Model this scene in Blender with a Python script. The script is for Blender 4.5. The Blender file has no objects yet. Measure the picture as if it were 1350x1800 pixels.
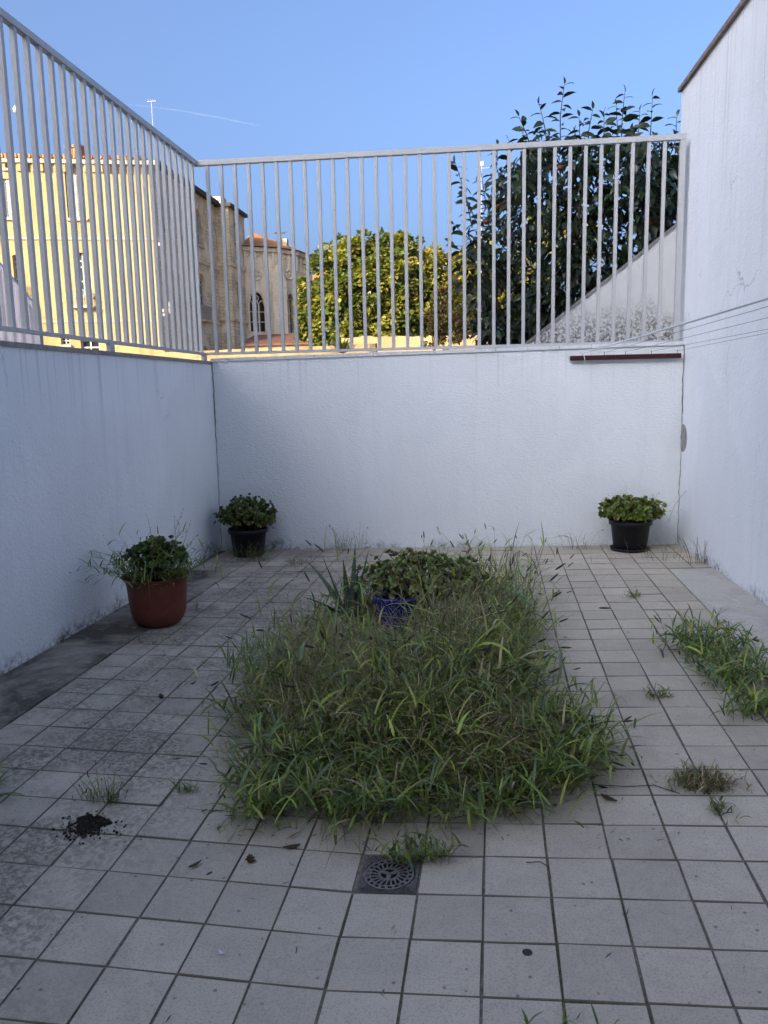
import bpy, bmesh, math, random
import numpy as np
from mathutils import Vector, Matrix
from mathutils.geometry import tessellate_polygon
random.seed(7); rng = np.random.default_rng(11)
S = bpy.context.scene; COL = S.collection
R = math.radians

# ------------------------------------------------------------------ camera
FPX, PITCH, YAW, ROLL = 1378.07, 0.15353, 0.14130, -0.020923
CAM = np.array([0.4305, -2.1678, 1.5240])
_f = np.array([-math.sin(YAW)*math.cos(PITCH), math.cos(YAW)*math.cos(PITCH), -math.sin(PITCH)])
_r0 = np.array([math.cos(YAW), math.sin(YAW), 0.0]); _u0 = np.cross(_r0, _f)
_r = math.cos(ROLL)*_r0 + math.sin(ROLL)*_u0; _u = math.cos(ROLL)*_u0 - math.sin(ROLL)*_r0
cd = bpy.data.cameras.new('camera'); cam = bpy.data.objects.new('camera', cd); COL.objects.link(cam)
cam.matrix_world = Matrix(((_r[0], _u[0], -_f[0], CAM[0]), (_r[1], _u[1], -_f[1], CAM[1]), (_r[2], _u[2], -_f[2], CAM[2]), (0, 0, 0, 1)))
cd.sensor_fit = 'VERTICAL'; cd.sensor_height = 36; cd.lens = FPX/1800*36
cd.clip_start = 0.05; cd.clip_end = 80000
S.camera = cam
# ------------------------------------------------------------------ light
SUN_EL = R(20); SX, SY = -0.50, -0.866          # direction towards the sun: behind the camera and to the left
world = bpy.data.worlds.new('World'); S.world = world; world.use_nodes = True
wn = world.node_tree.nodes; wl = world.node_tree.links
sky = wn.new('ShaderNodeTexSky'); sky.sky_type = 'NISHITA'; sky.sun_disc = False
sky.sun_elevation = SUN_EL; sky.sun_rotation = math.atan2(SX, SY)
sky.air_density = 0.68; sky.dust_density = 10.0; sky.ozone_density = 4.4
wl.new(sky.outputs[0], wn['Background'].inputs[0]); wn['Background'].inputs[1].default_value = 0.15
sl = bpy.data.lights.new('sun', 'SUN'); sl.energy = 3.0; sl.angle = R(0.5); sl.color = (1.0, 0.77, 0.47)
so = bpy.data.objects.new('sun', sl); COL.objects.link(so)
so.rotation_euler = Vector((-SX*math.cos(SUN_EL), -SY*math.cos(SUN_EL), -math.sin(SUN_EL))).to_track_quat('-Z', 'Y').to_euler()
so.location = (-10, -20, 30)
S.view_settings.view_transform = 'Standard'; S.view_settings.look = 'None'
S.view_settings.gamma = 1.0; S.view_settings.use_curve_mapping = False
S.view_settings.exposure = 1.72
S.cycles.max_bounces = 12; S.cycles.diffuse_bounces = 8

# ------------------------------------------------------------------ pixel -> ray helpers (photo 1350 x 1800)
def ray(x, y): return _f + (x-675)/FPX*_r - (y-900)/FPX*_u
def onY(x, y, Y): d = ray(x, y); return CAM + (Y-CAM[1])/d[1]*d
def onplane(x, y, A, n): d = ray(x, y); return CAM + np.dot(np.array(A)-CAM, n)/np.dot(d, n)*d
def topx(P): d = np.asarray(P)-CAM; return (675+FPX*(d@_r)/(d@_f), 900-FPX*(d@_u)/(d@_f))
def fz(x, y):
    "height of the sloping courtyard floor"
    v = np.where(x > 0, 0.0485*x, -0.0203*x); w = 0.037+0.021*x
    t = np.clip((np.asarray(y)-0.5)/4.7, 0, 1); return (1-t)*v+t*w
def fpt(x, y):
    "pixel on the courtyard floor"
    d = ray(x, y); z = 0.03
    for _ in range(12):
        P = CAM+(z-CAM[2])/d[2]*d; z = float(fz(P[0], P[1]))
    return P
LWX = lambda y: -2.205-0.01*y
RWX = lambda y: 2.10-0.04*(y-5.15)
BY = 5.18

# ------------------------------------------------------------------ object helpers
def link(o, parent=None, label=None, cat=None, group=None, kind=None):
    COL.objects.link(o)
    if parent is not None: o.parent = parent
    if label: o['label'] = label
    if cat: o['category'] = cat
    if group: o['group'] = group
    if kind: o['kind'] = kind
    return o
def mesh(name, V, F, mat=None, smooth=False):
    me = bpy.data.meshes.new(name); me.from_pydata([tuple(map(float, v)) for v in V], [], F); me.update()
    if mat: me.materials.append(mat)
    if smooth: me.polygons.foreach_set('use_smooth', [True]*len(me.polygons))
    return me
def obj(name, me, parent=None, **k): return link(bpy.data.objects.new(name, me), parent, **k)
def empty(name, loc, label, cat, group=None):
    o = bpy.data.objects.new(name, None); o.location = loc; o.empty_display_size = 0.1
    link(o, None, label, cat, group); return o
def part(name, me, par, **k):
    "world-space mesh as a child of an Empty at par.location"
    o = obj(name, me, par, **k)
    l = par.location; o.location = (-l[0], -l[1], -l[2]) if par.parent is None else (0, 0, 0); return o
class MB:
    def __init__(s): s.V = []; s.F = []
    def add(s, V, F):
        n = len(s.V); s.V += [tuple(v) for v in V]; s.F += [tuple(i+n for i in f) for f in F]; return s
    def box(s, x0, x1, y0, y1, z0, z1, M=None):
        V = [(x, y, z) for z in (z0, z1) for y in (y0, y1) for x in (x0, x1)]
        if M is not None: V = [tuple(M @ Vector(v)) for v in V]
        return s.add(V, [(0, 2, 3, 1), (4, 5, 7, 6), (0, 1, 5, 4), (2, 6, 7, 3), (0, 4, 6, 2), (1, 3, 7, 5)])
    def bar(s, a, b, w, h, up=(0, 0, 1)):
        "rectangular tube from a to b, w sideways and h along up"
        a, b = Vector(a), Vector(b); t = (b-a).normalized(); sd = t.cross(Vector(up)).normalized()*w/2; u = sd.cross(t).normalized()*h/2
        V = [p+i*sd+j*u for p in (a, b) for i, j in ((-1, -1), (1, -1), (1, 1), (-1, 1))]
        return s.add(V, [(0, 1, 2, 3), (7, 6, 5, 4), (0, 4, 5, 1), (1, 5, 6, 2), (2, 6, 7, 3), (3, 7, 4, 0)])
    def tube(s, pts, rad, n=6):
        pts = [Vector(p) for p in pts]; rad = rad if hasattr(rad, '__len__') else [rad]*len(pts); b = len(s.V); V = []; F = []
        for i, p in enumerate(pts):
            t = (pts[min(i+1, len(pts)-1)]-pts[max(i-1, 0)]).normalized()
            a = t.cross(Vector((0, 0, 1)) if abs(t.z) < .9 else Vector((1, 0, 0))).normalized(); c = t.cross(a)
            V += [p+rad[i]*(math.cos(2*math.pi*k/n)*a+math.sin(2*math.pi*k/n)*c) for k in range(n)]
        for i in range(len(pts)-1):
            for k in range(n): F.append((i*n+k, i*n+(k+1) % n, (i+1)*n+(k+1) % n, (i+1)*n+k))
        F.append(tuple(range(n))[::-1]); F.append(tuple((len(pts)-1)*n+k for k in range(n)))
        return s.add(V, F)
    def lathe(s, prof, c, n=40):
        V = []; F = []; m = len(prof)
        for k in range(n):
            a = 2*math.pi*k/n
            V += [(c[0]+r*math.cos(a), c[1]+r*math.sin(a), c[2]+z) for r, z in prof]
        for k in range(n):
            for i in range(m-1): F.append((k*m+i, ((k+1) % n)*m+i, ((k+1) % n)*m+i+1, k*m+i+1))
        return s.add(V, F)
    def me(s, name, mat, smooth=False): return mesh(name, s.V, s.F, mat, smooth)

def bigmesh(name, V, F, colors, mat, smooth=False):
    "numpy verts (n,3), faces (m,3|4), per-vertex colours"
    me = bpy.data.meshes.new(name); k = F.shape[1]
    me.vertices.add(len(V)); me.vertices.foreach_set('co', V.astype(np.float32).ravel())
    me.loops.add(F.size); me.loops.foreach_set('vertex_index', F.astype(np.int32).ravel())
    me.polygons.add(len(F)); me.polygons.foreach_set('loop_start', np.arange(0, F.size, k, dtype=np.int32))
    if smooth: me.polygons.foreach_set('use_smooth', np.ones(len(F), bool))
    me.update(calc_edges=True)
    if colors is not None:
        a = me.attributes.new('tint', 'FLOAT_COLOR', 'POINT')
        a.data.foreach_set('color', np.c_[colors, np.ones(len(V))].astype(np.float32).ravel())
    me.materials.append(mat); return me
def stamp(T, TF, M, colors):
    "template verts T (k,3) / faces TF placed by matrices M (n,3,4)"
    T = np.asarray(T, float); n, k = len(M), len(T)
    V = np.einsum('nij,kj->nki', M[:, :, :3], T)+M[:, None, :, 3]
    F = (np.asarray(TF)[None]+(np.arange(n)*k)[:, None, None]).reshape(-1, len(TF[0]))
    return V.reshape(-1, 3), F, np.repeat(colors, k, 0)
def frames(pos, axis, side, scale):
    "columns: x = side, y = axis (leaf length), z = normal"
    y = axis/np.linalg.norm(axis, axis=1, keepdims=True)
    x = np.cross(y, side); x /= np.linalg.norm(x, axis=1, keepdims=True)+1e-9; z = np.cross(x, y)
    sc = np.asarray(scale).reshape(-1, 1) if np.ndim(scale) else np.full((len(pos), 1), scale)
    return np.stack([x*sc, y*sc, z*sc, pos], 2)
def join(parts):
    V = []; F = []; C = []; n = 0
    for v, f, c in parts: V.append(v); F.append(f+n); C.append(c); n += len(v)
    return np.vstack(V), np.vstack(F), np.vstack(C)
def ribbons(base, az, th0, th1, L, W, colors, seg=4, taper=1.0, twist=0.0):
    "grass blades: th = angle from vertical going from th0 at the root to th1 at the tip"
    n = len(base); t = np.linspace(0, 1, seg+1)
    th = th0[:, None]+(th1-th0)[:, None]*t[None]
    d = np.stack([np.sin(th)*np.cos(az)[:, None], np.sin(th)*np.sin(az)[:, None], np.cos(th)], 2)*(L/seg)[:, None, None]
    P = np.concatenate([base[:, None], base[:, None]+np.cumsum((d[:, :-1]+d[:, 1:])/2, 1)], 1)
    sa = az+np.pi/2+twist*rng.normal(size=n); sd = np.stack([np.cos(sa), np.sin(sa), 0.35*rng.normal(size=n)], 1)
    w = (np.minimum(1, 0.55+2.2*t)*(1-t**2.2)**taper)*0.5; w[-1] = 0.03
    off = sd[:, None]*(W[:, None]*w[None])[:, :, None]
    V = np.stack([P-off, P+off], 2).reshape(-1, 3)
    b = (np.arange(n)*(seg+1)*2)[:, None]+np.arange(seg)[None]*2
    F = np.stack([b, b+1, b+3, b+2], 2).reshape(-1, 4)
    return (V, F, np.repeat(colors, (seg+1)*2, 0)), P

# ------------------------------------------------------------------ materials
class NT:
    def __init__(s, name, rough=0.8, spec=0.3):
        s.m = bpy.data.materials.new(name); s.m.use_nodes = True; s.t = s.m.node_tree; s.b = s.t.nodes['Principled BSDF']
        s.b.inputs['Roughness'].default_value = rough; s.b.inputs['Specular IOR Level'].default_value = spec
    def n(s, typ, **k):
        nd = s.t.nodes.new('ShaderNode'+typ)
        for a, v in k.items(): setattr(nd, a, v)
        return nd
    def L(s, a, b): s.t.links.new(a, b)
    def pos(s, sc=(1, 1, 1), obj=False):
        v = s.n('TexCoord').outputs['Object'] if obj else s.n('NewGeometry').outputs['Position']
        mp = s.n('Mapping'); mp.inputs['Scale'].default_value = sc; s.L(v, mp.inputs[0]); return mp.outputs[0]
    def noise(s, vec, scale, detail=4, rough=.55, dist=0):
        nd = s.n('TexNoise'); nd.inputs['Scale'].default_value = scale; nd.inputs['Detail'].default_value = detail
        nd.inputs['Roughness'].default_value = rough; nd.inputs['Distortion'].default_value = dist; s.L(vec, nd.inputs['Vector']); return nd.outputs[0]
    def ramp(s, fac, *st):
        nd = s.n('ValToRGB'); e = nd.color_ramp.elements
        while len(e) < len(st): e.new(0.5)
        for el, (p, c) in zip(e, st):
            el.position = p; el.color = (*(c if hasattr(c, '__len__') else (c, c, c)), 1)
        s.L(fac, nd.inputs[0]); return nd.outputs[0]
    def mix(s, fac, a, b, mode='MIX'):
        nd = s.n('MixRGB', blend_type=mode)
        for i, v in ((0, fac), (1, a), (2, b)):
            if hasattr(v, 'is_output'): s.L(v, nd.inputs[i])
            elif i: nd.inputs[i].default_value = (*v, 1)
            else: nd.inputs[i].default_value = v
        return nd.outputs[0]
    def math(s, op, a, b=0.0, c=None):
        nd = s.n('Math', operation=op)
        for i, v in enumerate((a, b) if c is None else (a, b, c)):
            if hasattr(v, 'is_output'): s.L(v, nd.inputs[i])
            else: nd.inputs[i].default_value = v
        return nd.outputs[0]
    def xyz(s):
        nd = s.n('SeparateXYZ'); s.L(s.n('NewGeometry').outputs['Position'], nd.inputs[0]); return nd.outputs
    def rng(s, v, a, b, c=0., d=1.):
        nd = s.n('MapRange', interpolation_type='SMOOTHSTEP')
        s.L(v, nd.inputs[0])
        for i, q in enumerate((a, b, c, d)): nd.inputs[i+1].default_value = q
        return nd.outputs[0]
    def col(s, c):
        if hasattr(c, 'is_output'): s.L(c, s.b.inputs['Base Color'])
        else: s.b.inputs['Base Color'].default_value = (*c, 1)
        return s
    def bump(s, h, strength=.5, dist=.01):
        nd = s.n('Bump'); nd.inputs['Strength'].default_value = strength; nd.inputs['Distance'].default_value = dist
        s.L(h, nd.inputs['Height']); s.L(nd.outputs[0], s.b.inputs['Normal']); return s

def plain(name, c, rough=.7, var=.25, scale=20, bump=.2, spec=.3, metallic=0):
    t = NT(name, rough, spec); n = t.noise(t.pos(), scale, 5)
    t.col(t.mix(t.ramp(n, (.3, 0), (.7, 1)), tuple(x*(1-var) for x in c), tuple(x*(1+var*.6) for x in c)))
    if bump: t.bump(n, bump, .01)
    t.b.inputs['Metallic'].default_value = metallic; return t.m

def stucco(name, base, grain, streak=.25, base_z=None, horiz=False, crack=0.0, grime=.0, drip=(1.75, 2.35, .25)):
    t = NT(name, .92, .15); p = t.pos()
    g = t.noise(t.pos((1, 1, 2.2) if horiz else (1, 1, 1)), grain, 6, .62)
    blot = t.noise(p, 1.1, 5, .6)
    st = t.noise(t.pos((3.1, 3.1, .22)), 2.1, 7, .62, .8)
    c = t.mix(t.ramp(blot, (.35, 0), (.75, 1)), base, tuple(x*.92 for x in base))
    c = t.mix(t.math('MULTIPLY', t.ramp(st, (.50, 0), (.80, 1)), streak*2.2), c, tuple(x*y for x, y in zip(base, (.62, .62, .60))))
    pr_ = t.noise(p, .55, 2, .4, .5); c = t.mix(t.ramp(pr_, (.52, 0), (.54, .55)), c, tuple(x*.93 for x in base))
    dr_ = t.noise(t.pos((14, 14, .10)), 1.7, 5, .65, .3); dk = t.math('MULTIPLY', t.math('MULTIPLY', t.ramp(dr_, (.56, 0), (.66, 1)), t.rng(t.math('ADD', t.xyz()[2], t.math('MULTIPLY', t.noise(t.pos((5, 5, .2)), 1.3, 3), .9)), drip[0], drip[1])), drip[2])
    c = t.mix(dk, c, tuple(x*y for x, y in zip(base, (.55, .55, .53))))
    # weathering: dark mould that creeps up from the ground and down from the coping in patches
    z = t.xyz()[2]; sp = t.noise(p, 26, 6, .7); pa = t.noise(t.pos((1, 1, .6)), 3.0, 4, .6)
    mk = t.math('MULTIPLY', t.rng(t.math('ADD', z, t.math('MULTIPLY', pa, -.30)), grime, grime-.13), t.ramp(sp, (.40, 0), (.60, 1)))
    c = t.mix(t.math('MULTIPLY', mk, .85), c, (.085, .08, .06))
    if crack:
        v = t.n('TexVoronoi', feature='DISTANCE_TO_EDGE'); v.inputs['Scale'].default_value = .9
        w = t.n('MixRGB', blend_type='ADD'); w.inputs[0].default_value = .6
        t.L(p, w.inputs[1]); nn = t.n('TexNoise'); nn.inputs['Scale'].default_value = 3.0; nn.inputs['Detail'].default_value = 6; t.L(p, nn.inputs['Vector']); t.L(nn.outputs[1], w.inputs[2]); t.L(w.outputs[0], v.inputs['Vector'])
        ck = t.math('MULTIPLY', t.ramp(v.outputs[0], (.0, 1), (.006, 0)), t.ramp(t.noise(p, 1.7, 3), (.55, 0), (.66, 1)))
        c = t.mix(t.math('MULTIPLY', ck, crack), c, (.25, .25, .26))
    t.col(c)
    h = t.math('ADD', g, t.math('MULTIPLY', t.noise(p, 7, 3), .8))
    t.bump(h, .8, .016 if horiz else .011); return t.m
M = {}
M['stucco_back'] = stucco('white_stucco_coarse', (.82, .845, .86), 34, .05, horiz=True, grime=-.045)
M['stucco_left'] = stucco('white_stucco_left', (.86, .89, .92), 48, .10, crack=.5, grime=-.02, drip=(1.65, 2.3, .55))
M['stucco_right'] = stucco('white_stucco_right', (.84, .865, .90), 48, .08, crack=.7, grime=.015, drip=(2.4, 4.2, .45))

def tile_mat():
    t = NT('concrete_tile', .85, .25); p = t.pos()
    oi = t.n('ObjectInfo').outputs['Random']
    fine = t.noise(p, 160, 3, .7); med = t.noise(p, 9, 6, .6); big = t.noise(p, 1.2, 4, .55)
    c = t.mix(oi, (.40, .355, .285), (.57, .505, .405))
    c = t.mix(t.ramp(med, (.3, 0), (.75, .55)), c, (.34, .30, .24))
    c = t.mix(t.ramp(big, (.35, 0), (.7, .5)), c, (.54, .485, .395))
    c = t.mix(t.ramp(fine, (.30, .6), (.52, 0)), c, (.22, .20, .17))
    # lichen and soot on the left half, patchy
    x = t.xyz()[0]
    l1 = t.noise(p, 2.1, 4, .6); l2 = t.noise(p, 48, 5, .65, .6); l3 = t.noise(p, 13, 5, .7)
    lm = t.math('MULTIPLY', t.math('MULTIPLY', t.rng(x, -.35, -1.1), t.ramp(l1, (.38, 0), (.56, 1))), t.ramp(l2, (.44, 0), (.56, 1)))
    c = t.mix(t.math('MULTIPLY', lm, .62), c, (.075, .068, .055))
    sm = t.math('MULTIPLY', t.math('MULTIPLY', t.rng(x, -.5, -1.3), t.ramp(l1, (.42, .25), (.60, 1))), t.ramp(l3, (.33, 0), (.60, 1)))
    c = t.mix(t.math('MULTIPLY', sm, .45), c, (.10, .09, .072))
    # faint wear everywhere: water marks and a few dark rings
    wm = t.noise(p, 3.3, 7, .7, 1.2); c = t.mix(t.math('MULTIPLY', t.ramp(wm, (.50, 0), (.56, 1), (.64, 0)), .13), c, (.20, .18, .15))
    # paint splashes and droppings
    v = t.n('TexVoronoi'); v.inputs['Scale'].default_value = 5.5; t.L(p, v.inputs['Vector'])
    vs = t.math('MULTIPLY', t.ramp(v.outputs['Distance'], (.022, 1), (.034, 0)), t.ramp(t.noise(p, 1.9, 2), (.5, 0), (.56, 1)))
    c = t.mix(t.math('MULTIPLY', vs, .8), c, (.62, .62, .60))
    v2 = t.n('TexVoronoi'); v2.inputs['Scale'].default_value = 14; t.L(p, v2.inputs['Vector'])
    c = t.mix(t.math('MULTIPLY', t.ramp(v2.outputs['Distance'], (.05, 1), (.09, 0)), .65), c, (.06, .055, .05))
    # dirt packed into the joints clings to the tile edges
    sn = t.n('SeparateXYZ'); t.L(t.n('NewGeometry').outputs['True Normal'], sn.inputs[0]); c = t.mix(t.rng(sn.outputs[2], .97, .80), c, (.19, .168, .135))
    t.col(c); t.bump(t.math('ADD', t.math('MULTIPLY', fine, .5), med), .35, .006); return t.m
M['tile'] = tile_mat()
def concrete(name, base, dark, lo, hi):
    t = NT(name, .9, .2); p = t.pos(); a = t.noise(p, 2.6, 6, .65, .4); b = t.noise(p, 70, 4, .7); g = t.noise(p, 14, 5, .65)
    c = t.mix(t.ramp(a, (lo, 0), (hi, 1)), base, dark); c = t.mix(t.ramp(b, (.3, .5), (.55, 0)), c, tuple(x*.5 for x in base))
    c = t.mix(t.ramp(g, (.55, 0), (.75, .5)), c, tuple(min(1, x*1.35) for x in base))
    t.col(c); t.bump(t.math('ADD', b, g), .45, .008); return t.m
M['strip'] = concrete('stained_concrete', (.34, .31, .255), (.085, .076, .06), .36, .58)
M['patch'] = concrete('pale_concrete', (.50, .47, .42), (.36, .33, .29), .45, .75)
t = NT('joint_filling', .95, .15); p = t.pos(); a_ = t.noise(p, 55, 5, .7); b_ = t.noise(p, 2.2, 4, .6)
t.col(t.mix(t.ramp(b_, (.45, 0), (.62, 1)), t.mix(t.ramp(a_, (.35, 0), (.65, 1)), (.10, .088, .07), (.26, .235, .19)), t.mix(t.ramp(a_, (.4, 0), (.7, 1)), (.06, .055, .04), (.12, .12, .06)))); t.bump(a_, .6, .006); M['mortar'] = t.m
M['ground'] = plain('dry_earth', (.20, .16, .11), .95, .4, .7, .3)
def paint(name, c, rough=.45):
    t = NT(name, rough, .4); p = t.pos(); a = t.noise(p, 30, 4); b = t.noise(t.pos((6, 6, 1)), 5, 4)
    cc = t.mix(t.ramp(a, (.4, 0), (.7, .5)), c, tuple(x*.85 for x in c)); cc = t.mix(t.ramp(b, (.62, 0), (.75, .45)), cc, (.33, .30, .26)); cc = t.mix(t.math('MULTIPLY', t.ramp(t.noise(p, 9, 6, .75), (.66, 0), (.70, 1)), .7), cc, (.17, .085, .045))
    t.col(cc); t.bump(a, .08, .003); return t.m
M['fence'] = paint('grey_white_paint', (.47, .47, .47))
M['coping'] = plain('white_coping_tile', (.66, .67, .68), .75, .14, 18, .25)
M['coping_left'] = plain('grey_coping_stone', (.29, .28, .27), .85, .3, 25, .3)
M['brown_coping'] = plain('brown_coping_tile', (.24, .19, .17), .8, .35, 25, .3)
M['redbar'] = plain('dark_red_iron', (.055, .012, .014), .45, .4, 40, .1)
M['rope'] = plain('white_rope', (.80, .82, .84), .8, .1, 40, 0)
M['wire'] = plain('grey_wire', (.10, .10, .11), .5, .2, 90, 0)
M['terracotta'] = plain('brick_red_plastic', (.16, .042, .028), .5, .25, 14, .08)
M['blackpot'] = plain('black_plastic', (.014, .013, .017), .45, .4, 30, .1)
M['bluepot'] = plain('blue_glaze', (.010, .010, .22), .22, .3, 20, .05, .5)
M['soil'] = plain('dark_soil', (.028, .022, .017), .95, .5, 70, .9)
M['iron'] = plain('cast_iron', (.085, .075, .068), .55, .5, 90, .4, .5, .35)
M['ironworn'] = plain('worn_iron', (.24, .22, .21), .5, .45, 120, .3, .5, .35)
M['drain_shade'] = plain('painted_drain_shade', (.006, .006, .006), .95, .2, 20, 0)
M['bark'] = plain('bark', (.09, .065, .045), .9, .45, 30, .8)
M['gum'] = plain('gum_spot', (.045, .043, .042), .9, .3, 90, .2)
M['debris'] = plain('dead_leaf_brown', (.075, .05, .03), .85, .4, 60, .4)

def leafmat(name, rough=.5, trans=.25, spec=.35, var=.25):
    t = NT(name, rough, spec); at = t.n('Attribute', attribute_name='tint').outputs[0]
    n = t.noise(t.pos(), 14, 4); c = t.mix(t.ramp(n, (.3, 0), (.7, var)), at, (.02, .025, .01)); t.col(c)
    if trans:
        tr = t.n('BsdfTranslucent'); t.L(t.mix(1.0, c, (1.0, 1.0, .45), 'MULTIPLY'), tr.inputs[0]); mx = t.n('MixShader'); mx.inputs[0].default_value = trans
        t.L(t.b.outputs[0], mx.inputs[1]); t.L(tr.outputs[0], mx.inputs[2]); t.L(mx.outputs[0], t.t.nodes['Material Output'].inputs[0])
    return t.m
M['grass'] = leafmat('grass_blade', .42, .3, .45)
M['succulent'] = leafmat('succulent_leaf', .38, .12, .45)
M['foliage'] = leafmat('tree_leaf', .55, .35, .3)
M['persimmon'] = leafmat('glossy_dark_leaf', .36, .18, .5)
M['petiole'] = plain('shoot_stem', (.06, .05, .03), .7, .3, 40, 0)
M['fruit'] = plain('persimmon_fruit', (.17, .05, .012), .35, .3, 15, 0)
# ================================================================== SETTING
def sheet(name, x0, x1, y0, y1, nx, ny, dz, mat, thick, xe=None):
    "slab that follows the floor; xe = functions giving left and right edge for a row"
    V = []; F = []
    for j in range(ny+1):
        y = y0+(y1-y0)*j/ny; a, b = (xe[0](y), xe[1](y)) if xe else (x0, x1)
        for i in range(nx+1):
            x = a+(b-a)*i/nx; V.append((x, y, float(fz(x, y))+dz))
    n = len(V); V += [(x, y, z-thick) for x, y, z in V]; w = nx+1
    for j in range(ny):
        for i in range(nx):
            a = j*w+i; F.append((a, a+1, a+w+1, a+w)); F.append((n+a, n+a+w, n+a+w+1, n+a+1))
    for j in range(ny):
        a = j*w; F.append((a, a+w, n+a+w, n+a)); a += nx; F.append((a+w, a, n+a, n+a+w))
    for i in range(nx):
        F.append((i+1, i, n+i, n+i+1)); a = ny*w+i; F.append((a, a+1, n+a+1, n+a))
    return mesh(name, V, F, mat)
g = mesh('ground', [(-3000, -3000, -.16), (3000, -3000, -.16), (3000, 6000, -.16), (-3000, 6000, -.16)], [(0, 1, 2, 3)], M['ground'])
obj('ground', g, kind='structure')
floor = obj('courtyard_floor', sheet('courtyard_floor', -2.4, 2.5, -13, 5.3, 30, 90, -.0055, M['mortar'], .12), kind='structure', label='square grey concrete tile paving of the courtyard with dark joints')
# tiles: the 300 that show largest are parts, the rest one joined part
def tile_template(s=.1):
    z = [(s-.0040, -.0007), (s-.0026, -.0038), (s-.0025, -.03)]
    V = []; 
    for h, zz in [(s-.0072, 0)]+z: V += [(-h, -h, zz), (h, -h, zz), (h, h, zz), (-h, h, zz)]
    F = [(0, 1, 2, 3)]
    for k in range(3):
        for i in range(4): F.append((k*4+i, (k+1)*4+i, (k+1)*4+(i+1) % 4, k*4+(i+1) % 4))
    return V, F
TV, TF = tile_template(); tme = mesh('tile', TV, TF, M['tile'])
cells = []
for c in range(-11, 11):
    for r in range(-2, 26):
        if (c, r) == (0, 0): continue
        if c < -9 and r < 21: continue
        if c > 8 and r < 21: continue
        x, y = c*.2+.1, r*.2+.1
        if x+.1 < LWX(y)+.02 or x-.1 > RWX(y)-.02: continue
        cells.append((c, r, x, y))
for r in (-5, -4, -3):
    for c in range(-9, 10): cells.append((c, r, c*.2+.1, r*.2+.1))
def tmat(x, y):
    e = .05; z = float(fz(x, y)); zx = float(fz(x+e, y)-fz(x-e, y))/(2*e); zy = float(fz(x, y+e)-fz(x, y-e))/(2*e)
    nrm = Vector((-zx+random.gauss(0, .006), -zy+random.gauss(0, .006), 1)).normalized()
    xa = Vector((1, random.gauss(0, .004), 0)); xa = (xa-nrm*xa.dot(nrm)).normalized(); ya = nrm.cross(xa)
    q = Matrix((xa, ya, nrm)).transposed().to_4x4(); q.translation = (x+random.gauss(0, .0008), y+random.gauss(0, .0008), z+random.gauss(0, .0008)); return q
def showing(c):
    px, py = topx((c[2], c[3], float(fz(c[2], c[3])))) if c[3] > -1.6 else (0, 9999)
    hid = abs(px-700) < 290 and 1010 < py < 1430
    inside = -60 < px < 1410 and py < 1860
    return (inside and not hid, -((c[2]-CAM[0])**2+(c[3]-CAM[1])**2))
cells.sort(key=showing, reverse=True); rest = MB()
for k, (c, r, x, y) in enumerate(cells):
    q = tmat(x, y)
    if k < 300:
        o = bpy.data.objects.new('tile', tme); link(o, floor); o.matrix_world = q
    else: rest.add([tuple(q @ Vector(v)) for v in TV], TF)
obj('tiles', rest.me('tiles', M['tile']), floor, kind='stuff')
SA, SB = -1.803, 4.235
obj('concrete_strip', sheet('concrete_strip', 0, 0, -9, SB, 3, 24, .004, M['strip'], .06, (lambda y: LWX(y)-.02, lambda y: SA)), kind='structure', label='dark stained concrete strip along the left wall')
obj('concrete_patch', sheet('concrete_patch', 0, 0, -9, 4.16, 3, 24, .003, M['patch'], .06, (lambda y: 1.803, lambda y: RWX(y)+.02)), kind='structure', label='pale smooth concrete strip along the right wall')

# ---------------------------------------------------------------- courtyard walls
def prism(pts, z0, zt, name, mat):
    "walls: plan polygon extruded from z0 to per-point tops"
    n = len(pts); V = [(x, y, z0) for x, y in pts]+[(x, y, t) for (x, y), t in zip(pts, zt)]
    F = [tuple(range(n))[::-1], tuple(range(n, 2*n))]+[(i, (i+1) % n, n+(i+1) % n, n+i) for i in range(n)]
    return mesh(name, V, F, mat)
ztl = float(onY(374, 632, BY)[2])-.022; ztr = float(onY(1200, 602, BY)[2])-.022
bw = empty('back_wall', (0, BY, 0), 'coarse white stucco back wall of the courtyard below the upright bars', 'wall')
part('wall', prism([(-2.30, BY), (2.14, BY), (2.14, BY+.17), (-2.30, BY+.17)], -.15, [ztl, ztr, ztr, ztl], 'wall', M['stucco_back']), bw)
xs = [-2.262]+[float(onY(px, 620, BY)[0]) for px in (398, 450, 501, 553, 604, 657, 709.6, 763, 817)]
st = (xs[-1]-xs[2])/7
while xs[-1]+st < 2.1: xs.append(xs[-1]+st)
xs.append(2.12)
for a, b in zip(xs[:-1], xs[1:]):
    m = MB(); za = ztl+(ztr-ztl)*(a+2.26)/4.35; zb = ztl+(ztr-ztl)*(b+2.26)/4.35; g_ = .0018; e = random.uniform(0, .003)
    V = [(a+g_, BY-.012-e, za+.001), (b-g_, BY-.012-e, zb+.001), (b-g_, BY+.20, zb+.001), (a+g_, BY+.20, za+.001)]
    V += [(x, y, z+.030+e) for x, y, z in V]
    m.add(V, [(3, 2, 1, 0), (4, 5, 6, 7), (0, 1, 5, 4), (1, 2, 6, 5), (2, 3, 7, 6), (3, 0, 4, 7)]); part('coping_tile', m.me('coping_tile', M['coping']), bw)
zl = 1.835
lw = empty('left_wall', (-2.2, 1.5, 0), 'long smooth white side wall with drip streaks behind the red pot', 'wall')
part('wall', prism([(LWX(-9.0), -9.0), (LWX(BY-.002), BY-.002), (LWX(BY-.002)-.16, BY-.002), (LWX(-9.0)-.16, -9.0)], -.15, [zl-.03]*4, 'wall', M['stucco_left']), lw)
yy = -9.0
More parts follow.
